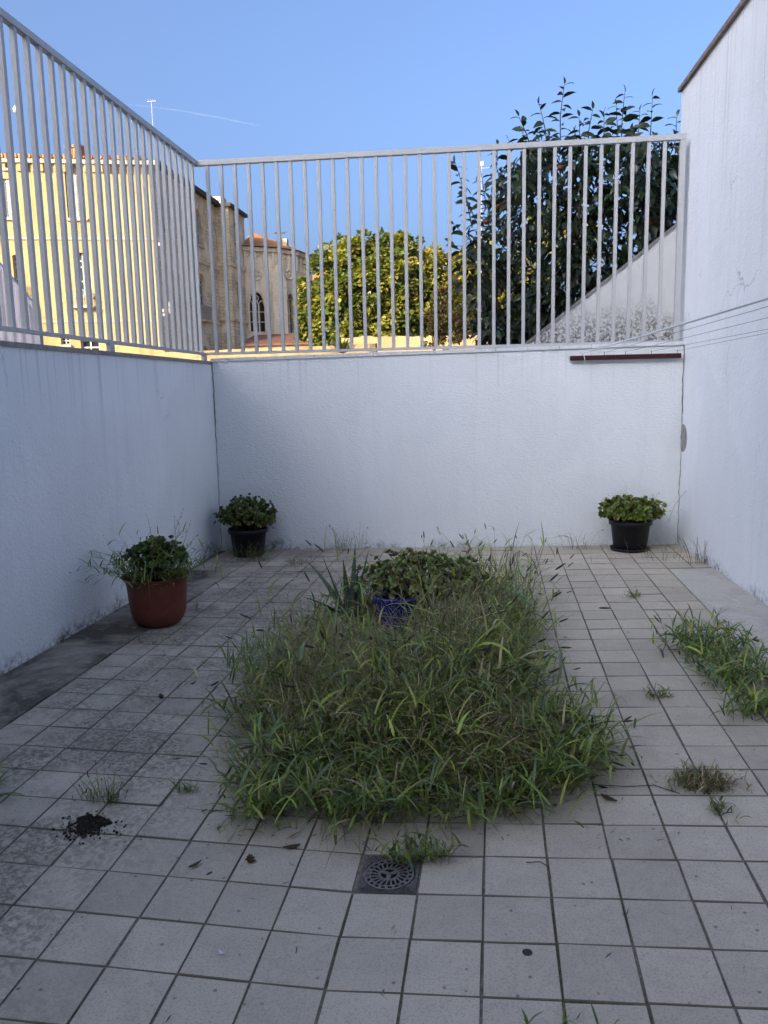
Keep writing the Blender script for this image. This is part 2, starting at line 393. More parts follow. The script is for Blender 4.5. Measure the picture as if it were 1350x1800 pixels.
while yy < BY-.05:
    y2 = min(yy+.60, BY-.004); V = [(LWX(yy+.002)+.012, yy+.002), (LWX(y2)+.012, y2-.002), (LWX(y2)-.19, y2-.002), (LWX(yy)-.19, yy+.002)]
    part('coping_slab', prism(V, zl-.029, [zl]*4, 'coping_slab', M['coping_left']), lw); yy = y2
rw = empty('right_wall', (2.2, 2, 0), 'tall white side wall on the right under a thin brown coping', 'wall')
zr = 4.10; Y1 = 5.60
part('wall', prism([(RWX(-9.0), -9.0), (RWX(-9.0)+.2, -9.0), (RWX(Y1)+.2, Y1), (RWX(Y1), Y1)], -.15, [zr]*4, 'wall', M['stucco_right']), rw)
yy = -9.0
while yy < Y1-.05:
    y2 = min(yy+.33, Y1+.03); V = [(RWX(yy)-.03, yy+.002), (RWX(yy)+.23, yy+.002), (RWX(y2)+.23, y2-.002), (RWX(y2)-.03, y2-.002)]
    part('coping_tile', prism(V, zr+.001, [zr+.035+random.uniform(0, .003)]*4, 'coping_tile', M['brown_coping']), rw); yy = y2
def crack(root, X0, Yc, z0, z1, nx, ny):
    V = []; F = []; n = 46
    for k in range(n+1):
        z = z0+(z1-z0)*k/n; w = .0035+.004*abs(math.sin(k*1.7))*random.random()+(.004 if k > 30 else 0); j = random.gauss(0, .0022)
        V += [(X0+nx*(.006+j), Yc-ny*(.003), z), (X0+nx*(.006+j+w), Yc-ny*.0035, z)]
    for k in range(n): F.append((2*k, 2*k+1, 2*k+3, 2*k+2))
    part('corner_joint', mesh('corner_joint', V, F, M['mortar']), root)
crack(lw, LWX(BY), BY, .0, ztl, 1, 1); crack(rw, RWX(BY), BY, .1, ztr, -1, 1)
# round vent plate low in the corner
P = np.array([RWX(5.15)+.002, 5.15, float(onY(1200, 770, 5.15)[2])])
m = MB(); m.lathe([(0, 0), (.125, 0), (.122, .004), (0, .005)], (0, 0, 0), 28)
o = obj('vent_cover', m.me('vent_cover', M['coping_left']), label='small dark round plate on the right wall by the corner', cat='vent cover'); o.location = P; o.rotation_euler = (0, -math.pi/2, .04)

# sloping parapet behind the back fence
SPY = BY+.42
pp = [onY(px, py, SPY) for px, py in ((905, 622), (1196, 393))]
V2 = [(pp[0][0], pp[0][2]), (pp[1][0], pp[1][2])]
m = MB(); x0, z0 = V2[0]; x1, z1 = V2[1]; x1b = x1+.14; z1b = z1+(z1-z0)/(x1-x0)*.14
fr = [(x0-.6, z0-.46), (x1b-.002, z1b)]
V = [(x0-.6, SPY, -.1), (x1b, SPY, -.1), (x1b, SPY, z1b), (x0-.6, SPY, z0-.46)]; V += [(x, y+.16, z) for x, y, z in V]
t = NT('mouldy_stucco', .95, .15); p = t.pos(); z = t.xyz()[2]
sp = t.noise(p, 38, 6, .75); pa = t.noise(p, 4, 4)
c = t.mix(t.math('MULTIPLY', t.math('MULTIPLY', t.rng(t.math('ADD', z, t.math('MULTIPLY', pa, .5)), 2.62, 2.25), t.ramp(sp, (.42, 0), (.56, 1))), .85), (.78, .78, .76), (.09, .083, .07))
t.col(c); t.bump(sp, .5, .01); M['mould'] = t.m
ramp = empty('stair_parapet', (1.5, SPY, 0), 'triangular white parapet with black mould behind the right of the bars', 'parapet')
part('wall', mesh('wall', V, [(0, 1, 2, 3), (7, 6, 5, 4), (0, 4, 5, 1), (1, 5, 6, 2), (2, 6, 7, 3), (3, 7, 4, 0)], M['mould']), ramp)
m = MB(); m.bar((x0-.6, SPY+.08, z0-.444), (x1b, SPY+.08, z1b+.016), .185, .026); part('coping', m.me('coping', M['coping_left']), ramp)
# ---------------------------------------------------------------- fences
FY = BY+.075
tl = onY(340, 288, FY); tr = onY(1206, 241, FY); bl = onY(372, 622, FY); br = onY(1197, 600, FY)
bf = empty('metal_fence', (0, FY, 1.9), 'grey white metal bar fence standing on the back wall', 'fence', )
m = MB(); m.bar(tl, tr, .05, .045); part('top_rail', m.me('top_rail', M['fence']), bf)
m = MB(); m.bar((tl[0]+.02, FY, bl[2]), (tr[0]-.02, FY, br[2]), .032, .026); part('bottom_rail', m.me('bottom_rail', M['fence']), bf)
bx0 = float(onY(364.4, 300, FY)[0]); bx1 = float(onY(815.6, 300, FY)[0]); stp = (bx1-bx0)/18; SP = stp
k = 0
while bx0+k*stp < tr[0]-.08:
    x = bx0+k*stp; f = (x-tl[0])/(tr[0]-tl[0]); zt = tl[2]+(tr[2]-tl[2])*f-.0235; zb = bl[2]+(br[2]-bl[2])*f+.0135
    m = MB(); m.bar((x+random.gauss(0, .001), FY, zb), (x, FY, zt), .030, .030, (0, 1, 0)); part('bar', m.me('bar', M['fence']), bf); k += 1
for x, w in ((tr[0]-.026, .045), (tl[0]+.01, .03), (.05, .03)):
    zt = tl[2]+(tr[2]-tl[2])*(x-tl[0])/(tr[0]-tl[0]); end = x > 1
    zc = ztl+(ztr-ztl)*(x+2.26)/4.35+.032; zb = bl[2]+(br[2]-bl[2])*(x-tl[0])/(tr[0]-tl[0])
    m = MB(); m.bar((x, FY+(.001 if end else 0), zc), (x, FY+(.001 if end else 0), zt-.024 if end else zb-.0135), w, .045 if end else .03, (0, 1, 0)); part('post' if end else 'foot', m.me('post', M['fence']), bf)
m = MB(); m.box(tr[0]-.055, tr[0]+.005, FY-.05, FY+.05, 0, .004); o = part('base_plate', m.me('base_plate', M['fence']), bf); o.location.z += ztr+.031
FX = lambda y: LWX(y)-.075
ztop = float(onplane(0, 24, (FX(2.2), 2.2, 0), np.array([1, .01, 0]))[2]); ztop2 = float(tl[2])
zbot = zl+.085
lf = empty('metal_fence', (FX(2), 2, 1.85), 'grey metal bar fence running along the left wall towards the viewer', 'fence')
def zt_l(y): return ztop+(ztop2-ztop)*np.clip((y-2.2)/(FY-2.2), -1.6, 1)
m = MB(); m.bar((FX(-2.6), -2.6, zt_l(-2.6)), (FX(FY), FY-.03, zt_l(FY)), .045, .04); part('top_rail', m.me('top_rail', M['fence']), lf)
m = MB(); m.bar((FX(-2.6), -2.6, zbot), (FX(FY), FY-.03, zbot-.012), .03, .024); part('bottom_rail', m.me('bottom_rail', M['fence']), lf)
y = FY-.115
while y > -2.5:
    m = MB(); m.bar((FX(y), y+random.gauss(0, .001), zbot+.0125-.012*max(0, (y+2.6)/7.8)), (FX(y), y, zt_l(y)-.021), .030, .030, (1, 0, 0)); part('bar', m.me('bar', M['fence']), lf); y -= SP
for y in (FY-.06, 3.28, .9, -1.5):
    m = MB(); m.bar((FX(y), y, zl), (FX(y), y, zbot-.012-.012*max(0, (y+2.6)/7.8)), .07, .03, (1, 0, 0)); part('foot', m.me('foot', M['fence']), lf)

# ---------------------------------------------------------------- clothes line
LY = BY-.03
a = onY(1002, 630, LY); b = onY(1197, 625, LY)
cb = empty('clothesline_rail', tuple(a), 'dark red iron rail for a clothes line across the top of the back wall', 'clothesline rail')
m = MB(); m.bar(a, b, .03, .042); part('rail', m.me('rail', M['redbar']), cb)
hooks = []
for px in (1023, 1062, 1099, 1145, 1190):
    q = onY(px, 630-(px-1002)*.026-5, LY); hooks.append(q); m = MB()
    m.tube([q+np.array((0, -.012, -.004)), q+np.array((0, -.012, .012)), q+np.array((0, -.004, .024)), q+np.array((0, .006, .02))], .0025, 6); part('hook', m.me('hook', M['wire']), cb)
for xx, zz in ((a[0]+.02, a[2]), (b[0]-.05, b[2])): m = MB(); m.box(xx, xx+.03, LY+.0152, BY+.01, zz-.01, zz+.01); part('bracket', m.me('bracket', M['redbar']), cb)
ends = [(1350, 518), (1350, 536), (1350, 556), (1350, 578), (1350, 589)]
names = ['thick white rope strung from the red rail out to the right', 'thin wire just below the white rope', 'middle one of the thin clothes line wires', 'thin wire second from the bottom at the right edge', 'lowest thin clothes line wire carrying two small hooks']
HY = -2.6
wires = []
for i, (q, (ex, ey)) in enumerate(zip(hooks, ends)):
    s0 = q+np.array((0, -.012, .018)); d = ray(ex, ey)
    # the line keeps its height and runs back to the house: choose the point on the edge ray nearest to that
    best = min((float(abs((CAM+tt*d)[2]-(s0[2]+.015))), tt) for tt in np.linspace(1.5, 6, 400))[1]
    e1 = CAM+best*d; dirv = (e1-s0)/(s0[1]-e1[1]); E1 = s0+dirv*(s0[1]-HY)
    E1[0] = min(E1[0], RWX(HY)-.02)
    pts = []
    for kk in range(25):
        tt = kk/24; pt = s0*(1-tt)+E1*tt; sag = .012 if i == 0 else .006; pt = pt+np.array((0, 0, -sag*4*tt*(1-tt))); pts.append(pt)
    wires.append(pts); m = MB(); m.tube(pts,   .0062 if i == 0 else .0013, 6)
    if i == 0:
        th = s0; m.tube([th+np.array((.0, -.014, 0)), th+np.array((.014, -.02, -.02)), th+np.array((.02, -.022, -.05)), th+np.array((.024, -.02, -.085))], .003, 5)
    obj('clothesline_rope' if i == 0 else 'clothesline_wire', m.me('line', M['rope'] if i == 0 else M['wire']), label=names[i], cat='clothesline', group='clothes lines')
for tt, lab in ((.20, 'small bent wire hook hanging on the lowest line nearer the corner'), (.29, 'small bent wire hook on the lowest line nearer the right edge')):
    q = np.array(wires[4][int(tt*24)]); m = MB()
    m.tube([q+np.array((-.0, .10, .03)), q+np.array((0, .085, -.004)), q+np.array((0, 0, -.002)), q+np.array((0, -.012, -.03))], .0022, 5)
    obj('wire_hook', m.me('wire_hook', M['rope']), label=lab, cat='hook', group='hooks on the line')

# ---------------------------------------------------------------- drain
dz = float(fz(.1, .1))-.002
dr = empty('floor_drain', (.1, .1, dz), 'square cast iron floor drain with a round slotted grate in the paving', 'drain'); dr.rotation_euler.y = -math.atan(.0485)
def ann(r0, r1, z0, z1, n=40):
    V = []; F = []
    for k in range(n):
        a_ = 2*math.pi*k/n
        for r_, z_ in ((r0, z0), (r1, z0), (r1, z1), (r0, z1)): V.append((r_*math.cos(a_), r_*math.sin(a_), z_))
    for k in range(n):
        for i in range(4): F.append((k*4+i, ((k+1) % n)*4+i, ((k+1) % n)*4+(i+1) % 4, k*4+(i+1) % 4))
    return V, F
# square frame with a round hole
n = 48; V = []; F = []
for k in range(n):
    a_ = 2*math.pi*k/n; cx, cy = math.cos(a_), math.sin(a_); q = .096/max(abs(cx), abs(cy))
    V += [(.082*cx, .082*cy, -.006), (.082*cx, .082*cy, -.002), (q*cx, q*cy, -.002), (q*cx, q*cy, -.03)]
for k in range(n):
    for i in range(3): F.append((k*4+i, ((k+1) % n)*4+i, ((k+1) % n)*4+i+1, k*4+i+1))
obj('frame', mesh('frame', V, F, M['iron']), dr)
m = MB()
for k in range(96):
    a_ = 2*math.pi*(k+.5)/96; cx, cy = math.cos(a_), math.sin(a_); q = .093/max(abs(cx), abs(cy)); q0 = .086
    if q-q0 > .006 and (cy > -.55 or abs(cx) > .72): m.bar((q0*cx, q0*cy, -.001), (q*cx, q*cy, -.001), .0026, .003)
obj('ribs', m.me('ribs', M['ironworn']), dr)
m = MB()
for r0, r1 in ((.074, .080), (.059, .0635), (.026, .034)): m.add(*ann(r0, r1, -.006, .0005))
for k in range(20):
    a_ = 2*math.pi*k/20; c_, s_ = math.cos(a_), math.sin(a_); m.bar((.063*c_, .063*s_, -.003), (.075*c_, .075*s_, -.003), .0085, .0065)
    a2 = a_+.22; m.bar((.033*math.cos(a2+.12), .033*math.sin(a2+.12), -.003), (.0595*math.cos(a2), .0595*math.sin(a2), -.003), .0052, .0062)
m.lathe([(0, .0005), (.006, .0005), (.006, -.006)], (0, 0, 0), 16)
for k in range(3):
    a_ = 2*math.pi*k/3+math.pi/6; m.bar((.004*math.cos(a_), .004*math.sin(a_), -.003), (.028*math.cos(a_), .028*math.sin(a_), -.003), .013, .0066)
obj('grate', m.me('grate', M['ironworn']), dr)
obj('sump_shade_sheet', mesh('sump_shade_sheet', [(.095, -.095, -.0028), (.095, .095, -.0028), (-.095, .095, -.0028), (-.095, -.095, -.0028)], [(0, 1, 2, 3)], M['drain_shade']), dr)  # flat black sheet just under the grate, painted shade for the depth below

# ================================================================== POTS
def U(a, b, n=None): return rng.uniform(a, b, n)
def vary(base, n, s=.25, hue=.12):
    b = np.array(base)[None]; return np.clip(b*(1+rng.normal(0, s, (n, 1)))*(1+rng.normal(0, hue, (n, 3))), .004, .9)
def pot_obj(name, label, c, prof, mat, soil_r, soil_z, extra=()):
    e = empty(name, c, label, 'flower pot')
    m = MB(); m.lathe(prof, (0, 0, 0), 48); obj('body', m.me('body', mat, True), e)
    m = MB(); V = [(0, 0, soil_z+.012)]+[(r_*math.cos(k*math.pi/12), r_*math.sin(k*math.pi/12), soil_z+random.uniform(-.008, .01)) for r_ in (soil_r*.6, soil_r) for k in range(24)]
    F = [(0, 1+k, 1+(k+1) % 24) for k in range(24)]+[(1+k, 25+k, 25+(k+1) % 24, 1+(k+1) % 24) for k in range(24)]
    obj('soil', mesh('soil', V, F, M['soil'], True), e)
    for nm, me_ in extra: obj(nm, me_, e)
    return e
def base_at(px, py, dy): P = fpt(px, py); return np.array([P[0], P[1]+dy, fz(P[0], P[1]+dy)])
RP = base_at(266, 1107, .13)
RP[0] = max(RP[0], LWX(RP[1])+.24)
hR = .335
pot_obj('red_pot', 'large brick red bell-shaped plastic pot near the left wall', tuple(RP+np.array((0, 0, .004))),
        [(0, 0), (.10, 0), (.135, .015), (.165, .05), (.180, .10), (.188, .20), (.193, .27), (.200, .305), (.213, .325), (.218, .333), (.213, hR), (.203, .326), (.190, .30), (.180, .22), (.165, .10), (0, .09)], M['terracotta'], .186, .285)
def black_pot(label, c, ex=False):
    pr = [(0, 0), (.138, 0), (.143, .006), (.168, .215), (.180, .218), (.186, .222), (.188, .255), (.183, .262), (.172, .258), (.168, .22), (.14, .03), (0, .03)]
    extra = []
    if ex:
        m = MB(); m.lathe([(0, .001), (.165, .001), (.175, .022), (.170, .024), (.158, .007), (0, .007)], (0, 0, -.002), 40); extra.append(('saucer', m.me('saucer', M['blackpot'], True)))
        pr = [(r_, z_+.008) for r_, z_ in pr]
    return pot_obj('black_pot', label, tuple(c), pr, M['blackpot'], .17, .235, extra)
BL = base_at(430, 981, .14); BR = base_at(1112, 972, .15)
BL[2] += .003; BR[2] += .004
black_pot('black plastic pot in the left corner by the back wall', BL)
black_pot('black plastic pot on a saucer in the right corner', BR, True)
BP = np.array([-.17, 2.50, 0.]); BP[2] = fz(BP[0], BP[1])+.002
pot_obj('blue_pot', 'glossy dark blue pot half buried in the weeds', tuple(BP),
        [(0, 0), (.09, 0), (.095, .01), (.125, .17), (.140, .235), (.146, .24), (.146, .262), (.140, .266), (.130, .262), (.120, .22), (.09, .03), (0, .03)], M['bluepot'], .128, .235)

# ---------------------------------------------------------------- jade plants
JT = [(0, 0, 0), (.30, .35, .05), (-.30, .35, .05), (.46, .70, .06), (-.46, .70, .06), (.25, .98, .02), (-.25, .98, .02), (0, .45, -.05), (0, .75, -.06), (0, 1.02, .0)]
JF = [(0, 1, 7, 0)]
JF = [(0, 1, 7), (0, 7, 2), (1, 3, 8), (1, 8, 7), (7, 8, 4), (7, 4, 2), (3, 5, 9), (3, 9, 8), (8, 9, 6), (8, 6, 4)]
def jade(name, label, c, rx, ry, h, n, green, leaf=(.028, .042), z0=.0, squash=1.0):
    "dome of rosettes on short stems; c = where the stems leave the soil"
    c = np.array(c, float); e = empty(name, tuple(c), label, 'plant')
    a = U(0, 2*np.pi, n); u = U(0, 1, n)**.55; th = u*1.75
    lump = 1+.13*np.sin(3*a+1)*np.sin(2.5*th)+rng.normal(0, .07, n)
    d = np.stack([np.sin(th)*np.cos(a), np.sin(th)*np.sin(a), np.cos(th)], 1)
    ctr = d*np.array([rx, ry, h*.62])*lump[:, None]*U(.72, 1.03, n)[:, None]; ctr[:, 2] += h*.38+z0
    parts = []; stems = MB()
    for i in range(n):
        if i % 3 == 0: stems.tube([(ctr[i, 0]*.12, ctr[i, 1]*.12, -.01), tuple(ctr[i]*np.array((.55, .55, .5))), tuple(ctr[i])], [.008, .005, .003], 5)
    K = 9; P = np.repeat(ctr, K, 0); D = np.repeat(d, K, 0)+np.array([0, 0, .5]); D /= np.linalg.norm(D, axis=1, keepdims=True)
    nn = len(P); rnd = rng.normal(size=(nn, 3)); rad = rnd-(rnd*D).sum(1, keepdims=True)*D; rad /= np.linalg.norm(rad, axis=1, keepdims=True)
    op = U(.25, 1.5, nn)[:, None]; ax = D*np.cos(op)+rad*np.sin(op)
    Mx = frames(P, ax, np.cross(D, rad)*0+D*1.0+rng.normal(0, .12, (nn, 3)), U(*leaf, nn))
    # side vector: leaf face turned towards the rosette axis
    col = vary(tuple(x*1.3 for x in green), nn, .28, .10); old = rng.random(nn) < .06; col[old] = vary((.30, .24, .06), old.sum(), .2)
    V, F, C = stamp(JT, JF, Mx, col)
    o = obj('leaves', bigmesh('leaves', V, F, C, M['succulent'], True), e); o['kind'] = 'stuff'
    obj('stems', stems.me('stems', M['bark'], True), e)
    return e
jade('jade_plant', 'dense round jade plant in the left corner black pot', BL+np.array((.0, 0, .235)), .27, .24, .30, 430, (.095, .135, .032), (.019, .030), .0)
jade('jade_plant', 'loose jade plant with larger pale leaves in the right corner pot', BR+np.array((.0, 0, .24)), .26, .22, .22, 230, (.13, .17, .035), (.026, .042), .0)
jade('jade_plant', 'leggy jade plant in the red pot among grass', RP+np.array((.02, 0, .29)), .20, .17, .20, 200, (.09, .135, .032), (.020, .032), .08)
jade('jade_plant', 'wide jade bush growing from the blue pot in the weeds', BP+np.array((.17, .12, .235)), .40, .27, .27, 460, (.15, .19, .06), (.021, .033), -.02)

# ---------------------------------------------------------------- aloe (leaves are parts)
AL = np.array([-.50, 2.72, 0.]); AL[2] = fz(AL[0], AL[1])
al = empty('aloe_plant', tuple(AL), 'spiky blue green aloe with upright pointed leaves in the weeds', 'plant')
ta = NT('aloe_skin', .5, .35); na = ta.noise(ta.pos(obj=True), 18, 4); ta.col(ta.mix(ta.ramp(na, (.35, 0), (.7, 1)), (.055, .095, .06), (.10, .15, .095))); M['aloe'] = ta.m
for az, lean, tip, L_ in ((2.7, .55, .95, .50), (3.3, .25, .40, .46), (1.2, .08, .14, .50), (.4, .16, .30, .48), (2.2, .12, .2, .40), (5.2, .3, .5, .42), (3.9, .75, 1.25, .40), (.0, .5, .8, .38), (4.6, .2, .35, .36)):
    m = MB(); V = []; F = []; p_ = np.zeros(3); ns = 8
    dirx = np.array((math.cos(az), math.sin(az), 0)); sd = np.array((-math.sin(az), math.cos(az), 0)); p_ = dirx*.03+np.array((0, 0, .02))
    for i in range(ns+1):
        t_ = i/ns; th = lean+(tip-lean)*t_; w = .034*(1-t_**1.4)+.0015; up = np.array((0, 0, 1))*math.sin(th)-dirx*math.cos(th)
        V += [p_+sd*w+up*w*.25, p_-up*w*.42, p_-sd*w+up*w*.25, p_+up*w*.05]
        p_ = p_+(dirx*math.sin(th)+np.array((0, 0, 1))*math.cos(th))*L_/ns
    for i in range(ns):
        for j in range(4): F.append((i*4+j, i*4+(j+1) % 4, i*4+4+(j+1) % 4, i*4+4+j))
    F.append((ns*4+3, ns*4+2, ns*4+1, ns*4)); obj('leaf', mesh('leaf', V, F, M['aloe'], True), al)

# ================================================================== WEEDS
GREEN = (.185, .255, .046); LIME = (.36, .41, .085); DARKG = (.085, .125, .028); STRAW = (.50, .42, .24); OLIVE = (.17, .18, .07); BLUEG = (.15, .23, .11); RUST = (.26, .14, .075)
def plants(base, H, lean_dir, lean, leaves=(3, 6), leafL=(.10, .24), leafW=(.006, .012), pal=((GREEN, .5), (LIME, .2), (DARKG, .2), (BLUEG, .1)), stemcol=OLIVE, head=.12, headL=(.035, .065)):
    "grass tillers: a bent stem, leaves at nodes, some with a seed head"
    n = len(base); az = lean_dir+rng.normal(0, .5, n); th0 = np.abs(rng.normal(0, .16, n))+.25*lean; th1 = th0+lean*U(.5, 1.3, n)+U(0, .35, n)
    out = []
    st_, P = ribbons(base, az, th0, th1, H, U(.0018, .0032, n), vary(stemcol, n, .25), 5, .15); out.append(st_)
    cols = [p_[0] for p_ in pal]; pr = np.array([p_[1] for p_ in pal]); pr = pr/pr.sum()
    for k in range(leaves[1]):
        sel = rng.random(n) < (1 if k < leaves[0] else .5); idx = np.where(sel)[0]
        tt = np.clip((k+U(0, 1, len(idx)))/leaves[1], 0, .97)*5; i0 = tt.astype(int); fr = (tt-i0)[:, None]
        bp = P[idx, i0]*(1-fr)+P[idx, i0+1]*fr
        q = len(idx); a2 = U(0, 2*np.pi, q); L = U(*leafL, q)*(.55+.45*(H[idx]/H.max())); W = U(*leafW, q)
        t0 = U(.25, .95, q); t1 = t0+U(.4, 1.7, q)
        pick = rng.choice(len(cols), q, p=pr); c = np.array(cols)[pick]*(1+rng.normal(0, .22, (q, 1)))*(1+rng.normal(0, .06, (q, 3)))
        b_, _ = ribbons(bp, a2, t0, t1, L, W, np.clip(c, .01, .8), 5, .8, .25); out.append(b_)
    hs = np.where(rng.random(n) < head)[0]
    if len(hs):
        d = P[hs, -1]-P[hs, -2]; hl = U(*headL, len(hs))
        T = []; 
        for k, (r_, y_) in enumerate(((.02, 0), (.075, .2), (.085, .5), (.06, .8), (.01, 1.0))):
            for j in range(5): T.append((r_*math.cos(j*1.2566), y_, r_*math.sin(j*1.2566)))
        TFh = [(k*5+j, k*5+(j+1) % 5, k*5+5+(j+1) % 5, k*5+5+j) for k in range(4) for j in range(5)]
        v, f, c = stamp(T, TFh, frames(P[hs, -1], d+rng.normal(0, .02, d.shape), rng.normal(size=d.shape), hl), vary((.075, .06, .045), len(hs), .3)); out.append((v, f, c))
    return out
def scatter(poly, n, edge=0):
    P = np.array(poly); lo, hi = P.min(0), P.max(0); out = []
    while len(out) < n:
        q = U(0, 1, (n*3, 2))*(hi-lo)+lo; x, y = q[:, 0], q[:, 1]; ins = np.zeros(len(q), bool); j = len(P)-1
        for i in range(len(P)):
            c = ((P[i, 1] > y) != (P[j, 1] > y)) & (x < (P[j, 0]-P[i, 0])*(y-P[i, 1])/(P[j, 1]-P[i, 1]+1e-12)+P[i, 0]); ins ^= c; j = i
        out += list(q[ins])
    return np.array(out[:n])
def gz(q, dz=0): return np.c_[q, fz(q[:, 0], q[:, 1])+dz]
POLY = [(-.40, .34), (-.22, .42), (-.05, .33), (.18, .46), (.36, .40), (.50, .52), (.68, .72), (.60, 1.0), (.66, 1.25), (.52, 1.55), (.60, 1.9), (.50, 2.2), (.60, 2.5), (.50, 2.85), (.48, 3.2), (.1, 3.1), (-.2, 3.15), (-.5, 2.85), (-.62, 2.5), (-.58, 2.2), (-.72, 1.9), (-.62, 1.5), (-.70, 1.2), (-.52, .95), (-.48, .6)]
CTR = np.array([0.0, 1.7])
def away(q): d = q-CTR*np.array([1, .85]); return np.arctan2(d[:, 1], d[:, 0])
def hmap(q):
    "height of the weeds over the ground plan"
    x, y = q[:, 0], q[:, 1]
    h = .37+.08*np.sin(3.1*x+1.2*y)+.07*np.sin(5*y-2*x)
    h += .17*np.exp(-((x-.40)/.24)**2-((y-2.4)/.65)**2)+.12*np.exp(-((x+.25)/.35)**2-((y-1.2)/.4)**2)+.12*np.exp(-((x-.25)/.28)**2-((y-1.25)/.4)**2)
    h -= .34*np.exp(-((x+.08)/.27)**2-((y-2.10)/.34)**2)          # trampled hollow in front of the blue pot
    h -= .24*np.exp(-((x+.48)/.24)**2-((y-2.35)/.40)**2)
    h *= np.clip(.45+.9*(y-.2), .45, 1)*np.clip(.5+1.4*(x+.95), .5, 1)
    h *= np.clip(1.18-.62*(((x+.02)/.66)**2+((y-1.75)/1.75)**2), .45, 1.2)
    # trampled lane in front of the pot and of the aloe
    for cx, w, y0, y1, sl in ((-.15, .19, 1.1, 2.36, .30), (-.52, .15, 1.7, 2.62, .285)):
        lane = (np.abs(x-cx) < w) & (y > y0) & (y < y1); h = np.where(lane, np.minimum(h, (1.46-sl*(y+2.17))*(.95 if cx > -.3 else .66)), h)
    return np.clip(h, .05, .7)
parts = []
tc = scatter(POLY, 170); tf_ = U(.35, 1.65, 170); q = scatter(POLY, 3300); ti = np.argmin(((q[:, None]-tc[None])**2).sum(2), 1); q = tc[ti]+(q-tc[ti])*U(.15, .9, (len(q), 1)); ta_ = np.arctan2(*(q-tc[ti]).T[::-1]); kp = (np.hypot(q[:, 0]-BP[0], q[:, 1]-BP[1]) > .16); ta_ = ta_[kp]; tfac = tf_[ti[kp]]; q = q[(np.hypot(q[:, 0]-BP[0], q[:, 1]-BP[1]) > .16)]
dist = np.hypot((q[:, 0]-CTR[0])/.62, (q[:, 1]-CTR[1])/1.45); edge = np.clip(dist-.25, 0, 1.2)
sel_ = tfac > 1.1
parts += plants(gz(q), hmap(q)*U(.6, 1.1, len(q))*tfac, np.where(rng.random(len(q)) < np.clip(edge, .0, .8), away(q), ta_), .5+.7*edge, (3, 6), (.07, .25), (.0028, .0115), pal=((GREEN, .42), (LIME, .22), (DARKG, .14), (BLUEG, .10), (STRAW, .12)), head=.10)
# fine straw-like panicle grass, left and centre
q = scatter([(-.66, .7), (.15, .7), (.3, 1.9), (.0, 2.2), (-.72, 2.4)], 700)
b_, P_ = ribbons(gz(q), U(0, 6.3, len(q)), np.abs(rng.normal(0, .2, len(q))), U(.2, 1.6, len(q)), hmap(q)*U(.8, 1.35, len(q)), U(.0012, .0022, len(q)), vary((.34, .29, .15), len(q), .3), 6, .1); parts.append(b_)
tp = np.repeat(P_[:, 4:].reshape(-1, 3), 3, 0); n_ = len(tp)
b_, _ = ribbons(tp, U(0, 6.3, n_), U(.2, 1.3, n_), U(.6, 2.0, n_), U(.03, .10, n_), np.full(n_, .0013), vary((.36, .32, .17), n_, .3), 2, .1); parts.append(b_)
# tangled dry stems everywhere, rusty in the hollow
for poly, n_, c_ in ((POLY, 1300, STRAW), ([(-.3, 1.75), (.3, 1.75), (.35, 2.3), (-.1, 2.36), (-.3, 2.3)], 700, RUST), ([(.3, .5), (.8, .65), (.75, 1.0), (.3, .9)], 260, RUST), ([(-.25, 1.7), (.35, 1.7), (.5, 2.5), (.1, 2.9)], 500, STRAW)):
    q = scatter(poly, n_); hh = hmap(q)
    q3 = gz(q, 0); q3[:, 2] += hh*U(0, .75, n_)
    b_, _ = ribbons(q3, U(0, 6.3, n_), U(.5, 1.5, n_), U(1.2, 2.3, n_), U(.08, .30, n_), U(.0015, .0035, n_), vary(c_, n_, .35), 4, .2); parts.append(b_)
# undergrowth, coloured dark to paint the shade in the gaps between stems
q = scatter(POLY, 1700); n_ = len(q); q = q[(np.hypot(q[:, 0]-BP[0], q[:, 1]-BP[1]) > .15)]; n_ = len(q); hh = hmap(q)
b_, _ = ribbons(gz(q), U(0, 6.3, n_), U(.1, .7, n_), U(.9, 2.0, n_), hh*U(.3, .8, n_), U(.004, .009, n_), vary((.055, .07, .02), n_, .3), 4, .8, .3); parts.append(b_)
# sprawling runners on the outside edge
ring = []
for i in range(len(POLY)):
    a_, b2 = np.array(POLY[i]), np.array(POLY[(i+1) % len(POLY)])
    k = max(2, int(np.linalg.norm(b2-a_)*75)); tt = U(0, 1, k)[:, None]; ring.append(a_*(1-tt)+b2*tt+rng.normal(0, .05, (k, 2)))
q = np.vstack(ring); q = q[q[:, 1] < 3.0]
parts += plants(gz(q), U(.14, .34, len(q)), away(q), U(.9, 1.6, len(q)), (3, 5), (.08, .2), (.006, .012), head=.04)
# sprawl of the right-hand lobe
q = scatter([(.45, .50), (.78, .62), (.86, .85), (.70, 1.15), (.5, 1.1)], 170)
parts += plants(gz(q), U(.14, .34, len(q)), rng.normal(-.2, .7, len(q)), U(.8, 1.5, len(q)), (3, 6), (.08, .2), (.006, .012), head=.12)
# tall spikes behind and on the right
q = scatter([(.25, 2.6), (.62, 2.2), (.72, 3.3), (.3, 3.6), (-.2, 3.4)], 170)
parts += plants(gz(q), U(.35, .56, len(q)), rng.normal(0, 1.6, len(q)), U(.1, .5, len(q)), (2, 4), (.10, .22), (.005, .010), pal=((GREEN, .5), (LIME, .5)), head=.25)
q = scatter([(-.5, .6), (.5, .6), (.5, 1.9), (.25, 1.7), (-.45, 1.7)], 150)
parts += plants(gz(q), hmap(q)*U(1.05, 1.5, len(q)), rng.uniform(0, 6.3, len(q)), U(.3, 1.1, len(q)), (3, 6), (.12, .26), (.007, .014), pal=((GREEN, .4), (LIME, .45), (BLUEG, .15)), head=.35)
